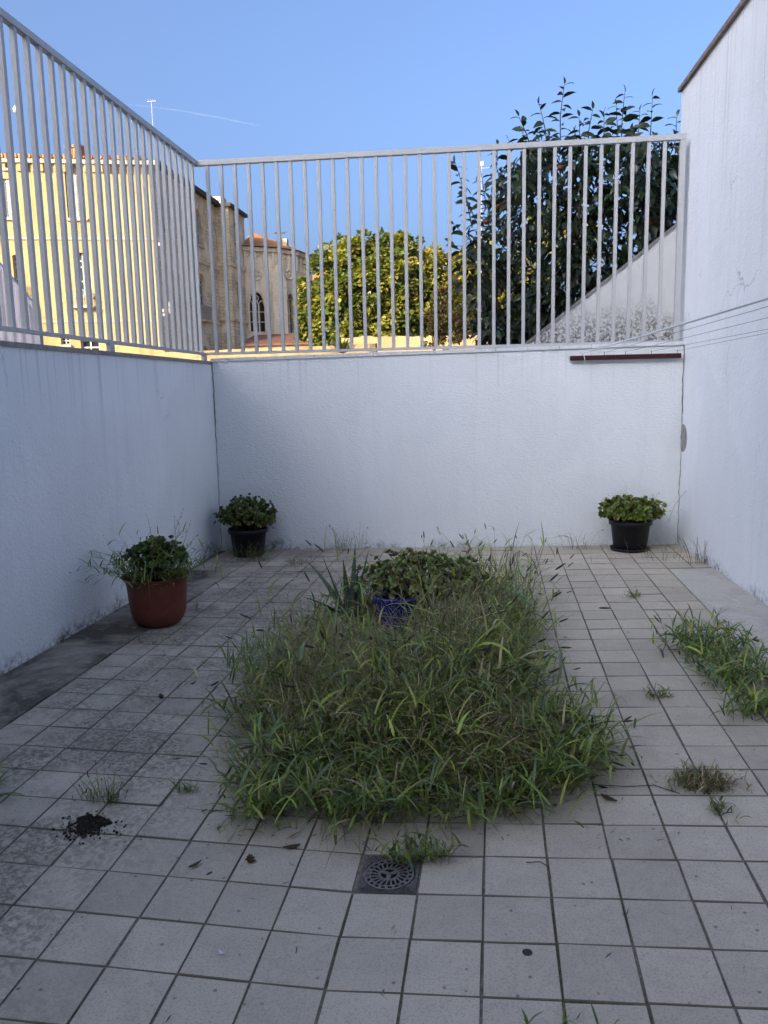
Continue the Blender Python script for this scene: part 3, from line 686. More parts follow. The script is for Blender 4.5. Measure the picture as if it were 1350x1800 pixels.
# thin airy weeds to the left by the aloe
q = scatter([(-1.05, 1.75), (-.6, 1.7), (-.55, 2.9), (-.95, 2.9)], 230)
parts += plants(gz(q), U(.06, .22, len(q)), U(0, 6.3, len(q)), U(.2, .9, len(q)), (1, 3), (.03, .09), (.002, .005), pal=((OLIVE, .5), (DARKG, .5)), head=.2, headL=(.012, .03))
# crushed dead stems lying at the foot of the patch
ringq = np.vstack(ring); ringq = ringq[ringq[:, 1] < 2.8]; n_ = len(ringq); b_, _ = ribbons(gz(ringq, .006), U(0, 6.3, n_), U(1.2, 1.55, n_), U(1.5, 1.66, n_), U(.04, .16, n_), U(.0015, .004, n_), vary((.24, .19, .11), n_, .35), 3, .3); b_[0][:, 2] = np.maximum(b_[0][:, 2], fz(b_[0][:, 0], b_[0][:, 1])+.002); parts.append(b_)
V, F, C = join(parts)
obj('weeds', bigmesh('weeds', V, F, C, M['grass']), kind='stuff', label='tall overgrown mass of green grass and dry weeds in the middle of the paving')

# ---------------------------------------------------------------- separate tufts
def tuft(name, label, xy, n, spread, h, lean=.9, group='weed tufts in the joints', z=None, rmax=0, **k):
    q = rng.normal(0, 1, (n, 2))*np.array(spread)
    if rmax: rr_ = np.hypot(*q.T)+1e-6; q *= np.minimum(1, rmax/rr_)[:, None]
    q = np.array(xy)[None]+q
    q[:, 0] = np.clip(q[:, 0], LWX(q[:, 1])+.02, RWX(q[:, 1])-.02); q[:, 1] = np.minimum(q[:, 1], BY-.02)
    b = gz(q) if z is None else np.c_[q, np.full(n, z)]
    d = q-np.array(xy); V, F, C = join(plants(b, U(*h, n), np.arctan2(d[:, 1], d[:, 0])+rng.normal(0, .8, n), U(.3, lean, n), **k))
    o = obj(name, bigmesh(name, V, F, C, M['grass']), label=label, cat='weed', group=group)
    return o
def fp(px, py): P = fpt(px, py); return (P[0], P[1])
K1 = dict(leaves=(3, 6), leafL=(.07, .17), leafW=(.006, .012), head=.10, pal=(((.12, .20, .04), .5), (LIME, .3), (BLUEG, .2)))
tuft('grass_clump', 'bushy bright green grass clump at the far end of the row by the right strip', fp(1248, 1150), 105, (.10, .10), (.10, .24), 1.2, **K1)
tuft('grass_clump', 'bright green grass clump in the middle of the row by the right strip', fp(1300, 1200), 80, (.08, .09), (.08, .2), 1.2, **K1)
tuft('grass_clump', 'low grass clump at the near end of the row at the right picture edge', fp(1335, 1255), 50, (.07, .06), (.06, .15), 1.3, **K1)
K2 = dict(leaves=(2, 5), leafL=(.025, .06), leafW=(.003, .006), head=0, pal=((GREEN, .6), (DARKG, .4)))
tuft('weed_tuft', 'tiny green tuft in a joint left of the grass clumps', fp(1155, 1226), 22, (.025, .02), (.02, .055), 1.3, **K2)
tuft('weed_tuft', 'brownish dried mat of grass on the paving at lower right', fp(1236, 1378), 330, (.045, .038), (.02, .06), 1.6, leaves=(2, 5), leafL=(.02, .06), leafW=(.002, .004), head=0, pal=((OLIVE, .4), (STRAW, .25), (DARKG, .2), (RUST, .15)))
tuft('weed_tuft', 'small fresh green sprig just below the brownish mat', fp(1264, 1424), 18, (.02, .03), (.02, .045), 1.3, **K2)
tuft('weed_tuft', 'little green sprig in a joint in front of the right black pot', fp(1114, 1050), 18, (.03, .02), (.02, .05), 1.3, **K2)
tuft('weed_tuft', 'thin upright green tuft behind the black soil heap at lower left', fp(185, 1412), 46, (.035, .012), (.05, .13), .5, leaves=(1, 3), leafL=(.03, .07), leafW=(.002, .004), head=.15, headL=(.012, .03), pal=((GREEN, .6), (OLIVE, .4)))
tuft('weed_tuft', 'flat little green weed beside the left edge of the big weeds', fp(324, 1392), 12, (.015, .015), (.015, .04), 1.5, **K2)
tuft('weed_tuft', 'green creeping weed lying over the corner of the floor drain', fp(728, 1512), 46, (.05, .022), (.04, .11), 1.5, leaves=(3, 5), leafL=(.03, .08), leafW=(.004, .008), head=0)
tuft('weed_tuft', 'wispy grass at the foot of the left black pot', fp(446, 986), 60, (.07, .03), (.08, .24), .7, leaves=(2, 4), leafL=(.05, .12), leafW=(.002, .004), head=.05, pal=((DARKG, .6), (OLIVE, .4)))
tuft('weed_tuft', 'tall thin seeding weed against the middle of the back wall', fp(606, 968), 42, (.10, .02), (.12, .32), .5, leaves=(1, 3), leafL=(.03, .09), leafW=(.002, .004), head=.35, headL=(.012, .03), pal=((DARKG, .6), (OLIVE, .4)))
tuft('weed_tuft', 'small dark weed on the paving left of the tall wall weed', fp(520, 993), 30, (.05, .03), (.04, .10), .9, leaves=(2, 4), leafL=(.03, .06), leafW=(.002, .004), head=0, pal=((DARKG, 1),))
tuft('weed_tuft', 'sparse dry weed at the back wall left of the right black pot', fp(1010, 966), 34, (.10, .02), (.06, .24), .6, leaves=(1, 3), leafL=(.02, .06), leafW=(.0015, .003), head=.2, headL=(.01, .02), pal=((OLIVE, .7), (DARKG, .3)), stemcol=(.10, .09, .06))
tuft('weed_tuft', 'trailing thin weed on the tiles to the right of the right black pot', fp(1165, 985), 50, (.17, .06), (.08, .22), 1.4, leaves=(1, 3), leafL=(.015, .05), leafW=(.0015, .003), head=0, pal=((OLIVE, .5), (DARKG, .5)))
tuft('weed_tuft', 'reddish twiggy weed at the foot of the right wall', fp(1232, 992), 26, (.05, .015), (.10, .34), .6, leaves=(2, 5), leafL=(.01, .03), leafW=(.003, .006), head=.0, pal=((DARKG, .5), (RUST, .5)), stemcol=(.09, .06, .045))
tuft('weed_tuft', 'broad bladed grass leaning in at the left picture edge', fp(-14, 1418), 5, (.012, .02), (.10, .16), .7, leaves=(2, 4), leafL=(.12, .2), leafW=(.010, .016), head=.3)
tuft('weed_tuft', 'faint low weeds in front of the red pot', fp(262, 1130), 46, (.14, .025), (.015, .05), 1.3, leaves=(1, 3), leafL=(.015, .04), leafW=(.0015, .003), head=0, pal=((OLIVE, .6), (DARKG, .4)))
tuft('weed_tuft', 'single thin weed to the right of the red pot', fp(345, 1075), 8, (.004, .004), (.06, .16), .5, leaves=(1, 3), leafL=(.03, .06), leafW=(.002, .005), head=0)
tuft('weed_tuft', 'tiny sprig against the base of the left wall', fp(88, 1130), 7, (.015, .004), (.02, .07), .8, **K2)
tuft('weed_tuft', 'green blades rising at the bottom edge of the picture', fp(985, 1812), 6, (.07, .01), (.02, .05), .8, leaves=(1, 3), leafL=(.04, .08), leafW=(.005, .008), head=0)
# grass growing inside pots
tuft('pot_grass', 'long trailing grass growing out of the red pot', (RP[0], RP[1]-.02), 150, (.15, .13), (.14, .46), 2.1, 'grass in the pots', RP[2]+.30, rmax=.185, leaves=(3, 6), leafL=(.06, .15), leafW=(.005, .010), head=.08, headL=(.015, .035))
tuft('pot_grass', 'tall thin flower stalks rising from the red pot', (RP[0]+.02, RP[1]), 14, (.07, .05), (.30, .52), .45, 'grass in the pots', RP[2]+.28, leaves=(2, 6), leafL=(.015, .04), leafW=(.002, .004), head=.5, headL=(.012, .025), pal=((OLIVE, .5), (DARKG, .5)))
tuft('pot_grass', 'thin drooping grass around the left black pot', (BL[0], BL[1]-.06), 26, (.10, .07), (.14, .3), 1.9, 'grass in the pots', BL[2]+.235, leaves=(1, 3), leafL=(.03, .09), leafW=(.002, .004), head=.1)
tuft('pot_grass', 'wiry grass arching out of the right black pot', (BR[0]+.04, BR[1]-.04), 60, (.10, .07), (.14, .42), 1.7, 'grass in the pots', BR[2]+.24, leaves=(2, 4), leafL=(.03, .10), leafW=(.002, .004), head=.15, headL=(.015, .035), pal=((OLIVE, .4), (GREEN, .3), (DARKG, .3)))

# moss and seedlings along the joints, dry bits blown over the paving
jp = []
for _ in range(900):
    if random.random() < .5: x, y = round(random.uniform(-9, 8))*.2+random.gauss(0, .003), random.uniform(-.5, 5.1)
    else: x, y = random.uniform(-1.8, 1.8), round(random.uniform(-2, 25))*.2+random.gauss(0, .003)
    w_ = .25+.75*(x < -.7)+.5*(y > 4.2)
    if random.random() < w_*.45 and math.sin(5.1*x+2)*math.sin(3.3*y+1) > -.25: jp.append((x, y))
jp = np.array(jp); jp = np.repeat(jp, 5, 0)+rng.normal(0, .008, (len(jp)*5, 2)); n_ = len(jp)
b_, _ = ribbons(gz(jp, -.003), U(0, 6.3, n_), U(.2, .9, n_), U(.6, 1.6, n_), U(.006, .028, n_), U(.0015, .0035, n_), vary((.085, .10, .03), n_, .35), 3, .6)
obj('joint_moss', bigmesh('joint_moss', *b_, M['grass']), kind='stuff', label='tiny seedlings and moss growing in the joints of the paving')
n_ = 520; q = np.c_[U(-2.1, 2.1, n_), U(-.6, 5.1, n_)]; q = np.vstack([q, scatter([(-1.0, .1), (1.1, .3), (1.0, 1.2), (-.9, 1.4)], 260)]); n_ = len(q)
b_, _ = ribbons(gz(q, .003), U(0, 6.3, n_), U(1.45, 1.57, n_), U(1.57, 1.62, n_), U(.006, .030, n_), U(.0015, .005, n_), vary((.13, .10, .06), n_, .45), 2, .7)
obj('dry_litter', bigmesh('dry_litter', *b_, M['grass']), kind='stuff', label='scattered dry leaf bits and stalk fragments on the tiles')
# ---------------------------------------------------------------- soil heap and litter
P = fpt(160, 1449); bm = bmesh.new(); bmesh.ops.create_icosphere(bm, subdivisions=4, radius=1)
for v in bm.verts:
    a_ = math.atan2(v.co.y, v.co.x); k = 1+.22*math.sin(3*a_+.5)+.12*math.sin(7*a_)+random.uniform(-.05, .05)
    v.co = Vector((v.co.x*.056*k, v.co.y*.046*k, max(-.002, v.co.z*.020*(1+random.uniform(-.5, .6)))))
me = bpy.data.meshes.new('soil_heap'); bm.to_mesh(me); bm.free(); me.materials.append(M['soil'])
o = obj('soil_heap', me, label='small heap of black soil spilled on the tiles', cat='soil'); o.location = P
m = MB()
for _ in range(420):
    a_ = random.gauss(-1.9, 1.1); d_ = abs(random.gauss(.04, .032)); x, y = P[0]+d_*math.cos(a_)*1.2, P[1]+d_*math.sin(a_); s_ = random.uniform(.0008, .0028)*random.uniform(.8, 1.6)
    m.box(-s_, s_, -s_, s_*1.2, -.001, s_, Matrix.Translation((x, y, float(fz(x, y))+.0012)) @ Matrix.Rotation(random.uniform(0, 3), 4, 'Z') @ Matrix.Rotation(random.uniform(-.4, .4), 4, 'X'))
obj('soil_crumbs', m.me('soil_crumbs', M['soil']), kind='stuff', label='loose crumbs of black soil around the heap')
def litter(px, py, kind, label, s=1.0):
    P = fpt(px, py); m = MB(); z = P[2]+.001
    if kind == 'cone':
        e = empty('dried_seed_head', (P[0], P[1], z+.008), label, 'seed head'); bm_ = MB()
        bm_.lathe([(0, -.008), (.009, -.004), (.011, .004), (.005, .013), (0, .014)], (0, 0, 0), 10); obj('core', bm_.me('core', M['debris'], True), e)
        s_ = MB()
        for k in range(16):
            a_ = k*2.4; h_ = -.006+.018*k/16; r_ = .011*(1-k/26); s_.bar((r_*.4*math.cos(a_), r_*.4*math.sin(a_), h_), (r_*1.7*math.cos(a_), r_*1.7*math.sin(a_), h_+.006), .006, .002)
        obj('scales', s_.me('scales', M['debris']), e); return
    V = []; F = []; n = 5; az = random.uniform(0, 6.3)
    for i in range(n+1):
        t_ = i/n; w = s*.008*math.sin(math.pi*min(.97, t_+.03)); l_ = s*.045*(t_-.5)
        for sg in (-1, 0, 1): V.append((P[0]+l_*math.cos(az)-sg*w*math.sin(az), P[1]+l_*math.sin(az)+sg*w*math.cos(az), z+.003+.004*abs(sg)+.006*(t_-.4)**2*4))
    for i in range(n):
        for j in range(2): F.append((i*3+j, i*3+j+1, i*3+j+4, i*3+j+3))
    me_ = mesh('dead_leaf', V, F, M['debris'] if kind == 'leaf' else M['coping'], True); o_ = obj('dead_leaf' if kind == 'leaf' else 'paper_scrap', me_, label=label, cat='leaf' if kind == 'leaf' else 'paper scrap')
    md = o_.modifiers.new('thick', 'SOLIDIFY'); md.thickness = .0012
litter(440, 1516, 'cone', 'round brown dried seed head on a tile in front of the weeds')
litter(283, 1228, 'cone', 'small dark dried seed head on the tiles below the red pot')
litter(343, 1524, 'leaf', 'small dead leaf on a tile left of the brown seed head')
litter(513, 1492, 'leaf', 'narrow fallen leaf at the front edge of the weeds', 1.3)
litter(1070, 1407, 'leaf', 'long dry leaf on the tiles right of the weeds', 1.6)
litter(340, 1203, 'leaf', 'dark curled leaf on the left tiles near the weeds', .8)
litter(390, 1680, 'paper', 'white scrap on a tile at lower left', .6)
P = fpt(927, 1674); m = MB(); m.lathe([(0, .0012), (.012, .0012), (.0135, 0)], (0, 0, 0), 18); o = obj('gum_spot', m.me('gum_spot', M['gum']), label='dark round gum spot on a tile at the lower right', cat='gum'); o.location = P+np.array((0, 0, .0006))
def fibre(pts, label):
    m = MB(); m.tube([fpt(x, y)+np.array((0, 0, h)) for x, y, h in pts], .0016, 5); obj('dry_twig', m.me('dry_twig', M['debris']), label=label, cat='twig')
fibre([(968, 1545, .004), (964, 1530, .012), (950, 1520, .010), (925, 1519, .006)], 'curled dead root lying in a joint below the weeds')
fibre([(1195, 1396, .003), (1150, 1383, .006), (1100, 1386, .008), (1040, 1384, .012)], 'long dry stem trailing right from the weeds')

# ================================================================== PERSIMMON TREE behind the fence
PT = np.array([1.15, 6.75, 0.])
pt = empty('persimmon_tree', tuple(PT), 'dark leafy persimmon tree with orange fruit behind the right of the fence', 'tree')
# leaf template, length 1 along y, folded on the midrib and drooping
LT = [(0, 0, 0), (0, .3, .03), (0, .65, -.06), (0, 1, -.26), (.17, .22, .07), (.22, .5, .04), (.12, .8, -.08), (-.17, .22, .07), (-.22, .5, .04), (-.12, .8, -.08)]
LF = [(0, 4, 1), (1, 4, 5), (1, 5, 2), (2, 5, 6), (2, 6, 3), (0, 1, 7), (1, 8, 7), (1, 2, 8), (2, 9, 8), (2, 3, 9)]
def leafmesh(name, c):
    return bigmesh(name, np.array(LT, float), np.array(LF), np.tile(np.array(c), (len(LT), 1)), M['persimmon'], True)
LME = [leafmesh('leaf', c) for c in ((.022, .040, .018), (.030, .050, .018), (.040, .058, .020), (.018, .034, .020))]
wood = MB()
wood.tube([PT, PT+(0, 0, .7), PT+(.03, 0, 1.3)], [.11, .09, .08], 10)
limbs = []
for az, ln, el in ((.3, 1.3, .9), (1.4, 1.0, .9), (2.6, 1.4, .8), (3.5, 1.35, .95), (4.6, .9, 1.0), (5.5, 1.2, 1.0), (2.0, 1.6, 1.25), (5.0, 1.7, 1.3)):
    a0 = PT+(0, 0, 1.1); d = np.array((math.cos(az)*math.cos(el), .65*math.sin(az)*math.cos(el), math.sin(el)))
    p1 = a0+d*ln*.6+np.array((0, 0, .1)); p2 = a0+d*ln*1.2+np.array((0, 0, .45)); wood.tube([a0, p1, p2], [.05, .035, .015], 7); limbs += [p1, p2]
o = part('trunk', wood.me('trunk', M['bark'], True), pt)
shoots = []
SH = [((992, 148), (985, 260)), ((948, 183), (962, 270)), ((912, 205), (935, 265)), ((918, 232), (930, 300)), ((1018, 205), (1025, 270)), ((1042, 192), (1040, 275)), ((1062, 200), (1060, 275)), ((1098, 163), (1092, 270)), ((1083, 185), (1085, 270)), ((1125, 195), (1118, 275)), ((1147, 170), (1140, 270)), ((1190, 205), (1172, 290)), ((875, 255), (882, 330)), ((893, 250), (898, 340)), ((800, 285), (830, 400)), ((812, 330), (850, 420)), ((798, 395), (850, 440)), ((790, 425), (840, 470)), ((845, 300), (868, 400)), ((800, 460), (850, 500)), ((782, 485), (840, 520)), ((905, 295), (915, 360)), ((860, 350), (890, 420)), ((1170, 250), (1160, 320)), ((1110, 230), (1105, 300)), ((1010, 235), (1010, 310)), ((965, 240), (970, 310)), ((830, 560), (850, 500))]
LP = []; LA = []; LS = []
sw = MB()
for (tx, ty), (bx, by) in SH:
    Yd = 6.45+random.uniform(-.35, .5); a_ = onY(bx, by, Yd); b_ = onY(tx, ty, Yd+random.uniform(-.15, .15)); L_ = np.linalg.norm(b_-a_)
    mid = (a_+b_)/2+np.array((random.gauss(0, .02), random.gauss(0, .03), 0)); sw.tube([a_, mid, b_], [.007, .005, .0025], 5)
    n = max(5, int(L_/.038)); ph = random.uniform(0, 6)
    for k in range(n):
        t_ = (k+.6)/n; p_ = a_*(1-t_)**2+2*mid*t_*(1-t_)+b_*t_**2; az = ph+k*2.4
        up = (b_-a_)/L_; LP.append(p_); LA.append(np.array((math.cos(az)*1.1, math.sin(az)*.7, random.uniform(-.75, .1)))+up*(.10+.55*t_)); LS.append(random.uniform(.115, .17)*(1-.30*max(0, t_-.7)/.3))
    LP.append(b_); LA.append((b_-a_)/L_); LS.append(.08)
o = obj('shoots', sw.me('shoots', M['petiole']), pt); o['kind'] = 'stuff'; o.location = (-PT[0], -PT[1], -PT[2])
# crown leaves
def crown_ok(P):
    "keeps leaves inside the uneven outline of the crown"
    x, y, z = P
    return True
N = 13000; cnt = 0; cp = []; ca = []; csz = []
cl = []     # leafy clumps in the crown
for _ in range(150):
    c_ = np.array((random.uniform(.0, 2.7), random.uniform(5.95, 7.6), random.uniform(1.0, 4.25))); cl.append(c_)
for i in range(N):
    c_ = cl[i % len(cl)]; d = rng.normal(size=3); d /= np.linalg.norm(d); p_ = c_+d*np.array((.30, .28, .30))*random.uniform(.3, 1)**.5
    px, py = topx(p_)
    if p_[1] < BY+.64: p_[1] = BY+.64+random.uniform(0, .15)
    lim = np.interp(py, [215, 240, 270, 320, 400, 470, 540, 600], [960, 920, 905, 868, 838, 825, 838, 848]); tp_ = np.interp(px, [900, 935, 1000, 1060, 1120, 1200], [300, 238, 248, 238, 232, 262])
    if px < lim+random.uniform(-12, 12) or py < tp_+random.uniform(-14, 22): continue
    ax = np.array((d[0], d[1]*.8-.25, d[2]*.35-.55))+rng.normal(0, .3, 3); cp.append(p_); ca.append(ax); csz.append(random.uniform(.09, .155))
cp = np.array(cp); ca = np.array(ca); csz = np.array(csz)
up = np.array([[0, 0, 1.]])
dist = np.linalg.norm(cp-CAM, axis=1)-.004*0; order = np.argsort(dist)
nsh = min(len(LP), 240); extra = order[:300-nsh]; restidx = order[300-nsh:]
def leafobj(p_, ax, s_):
    m_ = frames(np.array([p_]), np.array([ax]), np.array([[random.gauss(0, .6), random.gauss(-.5, .6), .8]]), s_)[0]
    o_ = bpy.data.objects.new('leaf', random.choice(LME)); link(o_, pt)
    mm = Matrix([list(m_[0]), list(m_[1]), list(m_[2]), [0, 0, 0, 1]]); mm.translation = Vector(m_[:, 3])-Vector(PT); o_.matrix_local = mm
ix = list(range(len(LP))); random.shuffle(ix)
for i in ix[:nsh]: leafobj(LP[i], LA[i], LS[i])
for i in extra: leafobj(cp[i], ca[i], csz[i])
pos = np.vstack([cp[restidx]]+([np.array([LP[i] for i in ix[nsh:]])] if len(ix) > nsh else [])); axs = np.vstack([ca[restidx]]+([np.array([LA[i] for i in ix[nsh:]])] if len(ix) > nsh else [])); szs = np.r_[csz[restidx], [LS[i] for i in ix[nsh:]]]
V, F, C = stamp(LT, LF, frames(pos-PT, axs, np.tile(up, (len(pos), 1))+rng.normal(0, .3, (len(pos), 3)), szs), vary((.028, .046, .019), len(pos), .3, .1))
o = obj('crown', bigmesh('crown', V, F, C, M['persimmon'], True), pt); o['kind'] = 'stuff'
for px, py in ((890, 355), (877, 363), (985, 295), (855, 390), (975, 335), (1143, 392)):
    p_ = onY(px, py, 6.0+random.uniform(0, .15)); m = MB(); m.lathe([(0, -.028), (.016, -.026), (.030, -.010), (.031, .006), (.022, .020), (.006, .024), (0, .024)], (0, 0, 0), 14)
    o = obj('fruit', m.me('fruit', M['fruit'], True), pt); o.location = p_-PT
# ================================================================== GARDEN TREES beyond
CT = [(0, 0, 0), (.5, .15, .03), (.55, .6, -.02), (0, 1, -.1), (-.55, .6, -.02), (-.5, .15, .03)]
CF = [(0, 1, 2, 3), (0, 3, 4, 5)]
def blob_tree(name, label, base, lobes, nleaf, size, cols, trunk_h, group=None, droop=.3, width=.45):
    base = np.array(base, float); e = empty(name, tuple(base), label, 'tree', group)
    w = MB(); w.tube([(0, 0, 0), (.05, 0, trunk_h*.5), (0, 0, trunk_h)], [.14, .11, .10], 8)
    P = []; D = []; Cc = []
    tot = sum(l[3]**2 for l in lobes)
    for cx, cy, cz, r in lobes:
        c = np.array((cx, cy, cz))-base; mid = (c+np.array((0, 0, trunk_h)))*.5+rng.normal(0, .15, 3); w.tube([(0, 0, trunk_h*.9), tuple(mid), tuple(c)], [.07, .05, .02], 6)
        n = int(nleaf*r*r/tot); d = rng.normal(size=(n, 3)); d /= np.linalg.norm(d, axis=1, keepdims=True)
        # sub-clumps give light and dark pockets
        k = max(6, int(26*r)); cd_ = rng.normal(size=(k, 3)); cd_ /= np.linalg.norm(cd_, axis=1, keepdims=True); cr = U(.6, 1.0, (k, 1))
        pick = rng.integers(0, k, n); p_ = c+(cd_*cr*r)[pick]+d*U(.2, 1, (n, 1))**.5*r*.36*np.array((1, 1, .8))
        P.append(p_); D.append(d*np.array((1, 1, .5))+cd_[pick]*.5+np.array((0, 0, -droop))); base_c = np.array(cols)[rng.integers(0, len(cols), k)][pick]
        Cc.append(np.clip(base_c*(1+rng.normal(0, .2, (n, 1)))*(1+rng.normal(0, .06, (n, 3))), .01, .8))
    P = np.vstack(P); D = np.vstack(D)+rng.normal(0, .25, (len(P), 3)); Cc = np.vstack(Cc)
    T = np.array(CT)*np.array((width*2, 1, 1))
    V, F, C = stamp(T, CF, frames(P, D, rng.normal(size=P.shape)*.6+np.array((0, 0, 1.)), U(*size, len(P))), Cc)
    o_ = obj('crown', bigmesh('crown', V, F, C, M['foliage']), e); o_['kind'] = 'stuff'
    obj('trunk', w.me('trunk', M['bark'], True), e); return e
def lobe(px, py, Y, rpx): P = onY(px, py, Y); return (P[0], P[1], P[2], rpx*(Y-CAM[1])/FPX)
TY = 28
b_ = onY(637, 600, TY); b_[2] = -.16
blob_tree('garden_tree', 'sunlit rounded green tree in the middle beyond the fence', b_, [lobe(*q) for q in ((552, 540, TY, 34), (560, 500, TY+.5, 34), (595, 465, TY, 42), (600, 520, TY-.6, 42), (640, 455, TY+.3, 40), (690, 450, TY, 38), (716, 440, TY+.5, 26), (655, 500, TY-.8, 42), (700, 500, TY-.5, 40), (620, 560, TY-.6, 34), (575, 575, TY, 30), (690, 550, TY-.6, 36), (660, 570, TY-.4, 26), (725, 560, TY-.2, 30), (735, 520, TY, 30), (610, 585, TY-1, 24), (540, 570, TY, 24), (690, 585, TY-1, 24))], 30000, (.10, .22), ((.14, .17, .03), (.24, .25, .045), (.31, .30, .06), (.10, .135, .026)), 3.0, droop=.35, width=.32)
b_ = onY(765, 600, 33); b_[2] = -.16
blob_tree('garden_tree', 'yellow green tree behind the rounded tree and left of the persimmon', b_, [lobe(*q) for q in ((738, 470, 32.5, 32), (720, 540, 32.5, 34), (845, 465, 33, 34), (735, 500, 33, 36), (760, 470, 33, 32), (790, 475, 33.5, 34), (825, 480, 33, 34), (750, 540, 33, 36), (790, 530, 32.6, 40), (825, 550, 33, 36), (860, 500, 33.5, 36), (770, 570, 32.5, 30), (900, 520, 33.5, 40), (945, 470, 34, 44), (960, 400, 34, 34), (1010, 420, 34, 40))], 22000, (.09, .19), ((.29, .27, .045), (.34, .28, .045), (.21, .22, .04)), 3.0, droop=.1, width=.3)
b_ = onY(775, 600, 22); b_[2] = -.16
blob_tree('dry_shrub', 'brownish dry shrub in front of the yellow green tree', b_, [lobe(*q) for q in ((770, 560, 22, 26), (775, 530, 22, 20), (800, 575, 22, 24), (760, 590, 22, 20))], 3800, (.05, .12), ((.085, .06, .028), (.11, .08, .035), (.08, .08, .03)), 1.6, droop=-.1, width=.25)
# spiky yucca
YP = onY(602, 612, 19.0); YP[2] = -.16; yz = float(onY(602, 618, 19.0)[2])
yu = empty('yucca', tuple(YP), 'small yellow green spiky yucca just above the wall top', 'plant')
m = MB(); m.tube([(0, 0, 0), (.03, 0, yz*.6), (0, 0, yz+.1)], [.10, .08, .07], 8); obj('trunk', m.me('trunk', M['bark'], True), yu)
n_ = 150; d0 = np.tile(np.array([[0, 0, yz+.12]]), (n_, 1)); rb, _ = ribbons(d0, U(0, 6.3, n_), U(.05, 1.5, n_), U(.3, 1.9, n_), U(.35, .62, n_), np.full(n_, .035), vary((.20, .24, .05), n_, .25), 4, .7)
o = obj('leaves', bigmesh('leaves', *rb, M['grass']), yu); o['kind'] = 'stuff'

# ================================================================== OLD BUILDINGS
def plaster(name, c1, c2, stain, scale=.5, brick=0):
    t = NT(name, .92, .1); p = t.pos(); a = t.noise(p, scale, 6, .6); b = t.noise(p, 5, 5, .65); s_ = t.noise(t.pos((1.5, 1.5, .12)), 1.3, 5, .6)
    c = t.mix(t.ramp(a, (.3, 0), (.7, 1)), c1, c2); c = t.mix(t.math('MULTIPLY', t.ramp(s_, (.5, 0), (.7, 1)), .55), c, stain)
    c = t.mix(t.ramp(b, (.56, 0), (.72, .6)), c, stain)
    if brick:
        w = t.n('TexBrick'); w.inputs['Scale'].default_value = 1; w.inputs['Mortar Size'].default_value = .025; w.inputs['Brick Width'].default_value = .55; w.inputs['Row Height'].default_value = .24
        w.inputs['Color1'].default_value = (.9, .9, .9, 1); w.inputs['Color2'].default_value = (.55, .55, .55, 1); w.inputs['Mortar'].default_value = (.35, .35, .35, 1)
        sx = t.xyz(); cb_ = t.n('CombineXYZ'); t.L(t.math('ADD', sx[0], sx[1]), cb_.inputs[0]); t.L(sx[2], cb_.inputs[1]); t.L(cb_.outputs[0], w.inputs['Vector'])
        c = t.mix(t.math('MULTIPLY', t.ramp(t.noise(p, .9, 4), (.40, 0), (.56, 1)), brick), c, t.mix(1., c, w.outputs[0], 'MULTIPLY'))
    t.col(c); t.bump(t.math('ADD', b, t.noise(p, 22, 4)), .5, .05); return t.m
M['ochre'] = plaster('ochre_plaster', (.35, .26, .125), (.43, .335, .175), (.20, .14, .07), .35, .25)
M['stone'] = plaster('weathered_stone', (.66, .52, .34), (.76, .64, .45), (.34, .27, .18), .5, .7)
M['palestone'] = plaster('pale_chapel_stone', (.64, .54, .41), (.72, .62, .49), (.34, .285, .21), .6, .2)
M['gardenwall'] = plaster('cream_garden_wall', (.33, .235, .125), (.40, .295, .165), (.18, .125, .07), 1.2, .3)
M['trim'] = plaster('stone_trim', (.42, .36, .26), (.5, .43, .32), (.22, .19, .14), 1.0)
M['glass'] = plain('dark_window_glass', (.02, .022, .025), .12, .3, 2, 0, .6)
M['shutter'] = plain('grey_shutter', (.44, .42, .38), .8, .2, 9, .1)
M['darkwood'] = plain('dark_wood', (.055, .045, .035), .8, .3, 9, .1)
M['rail'] = plain('iron_balcony', (.30, .28, .24), .6, .2, 9, 0)
t = NT('clay_roof', .9, .15); w = t.n('TexWave'); w.inputs['Scale'].default_value = 1.7; w.inputs['Distortion'].default_value = .6; t.L(t.pos(), w.inputs['Vector']); nn = t.noise(t.pos(), 3, 5)
t.col(t.mix(t.ramp(nn, (.3, 0), (.7, 1)), (.32, .13, .055), (.46, .24, .11))); t.bump(w.outputs[1], .8, .08); M['clay'] = t.m
M['brownroof'] = plain('brown_roof_tile', (.13, .065, .045), .9, .4, 3, .4)
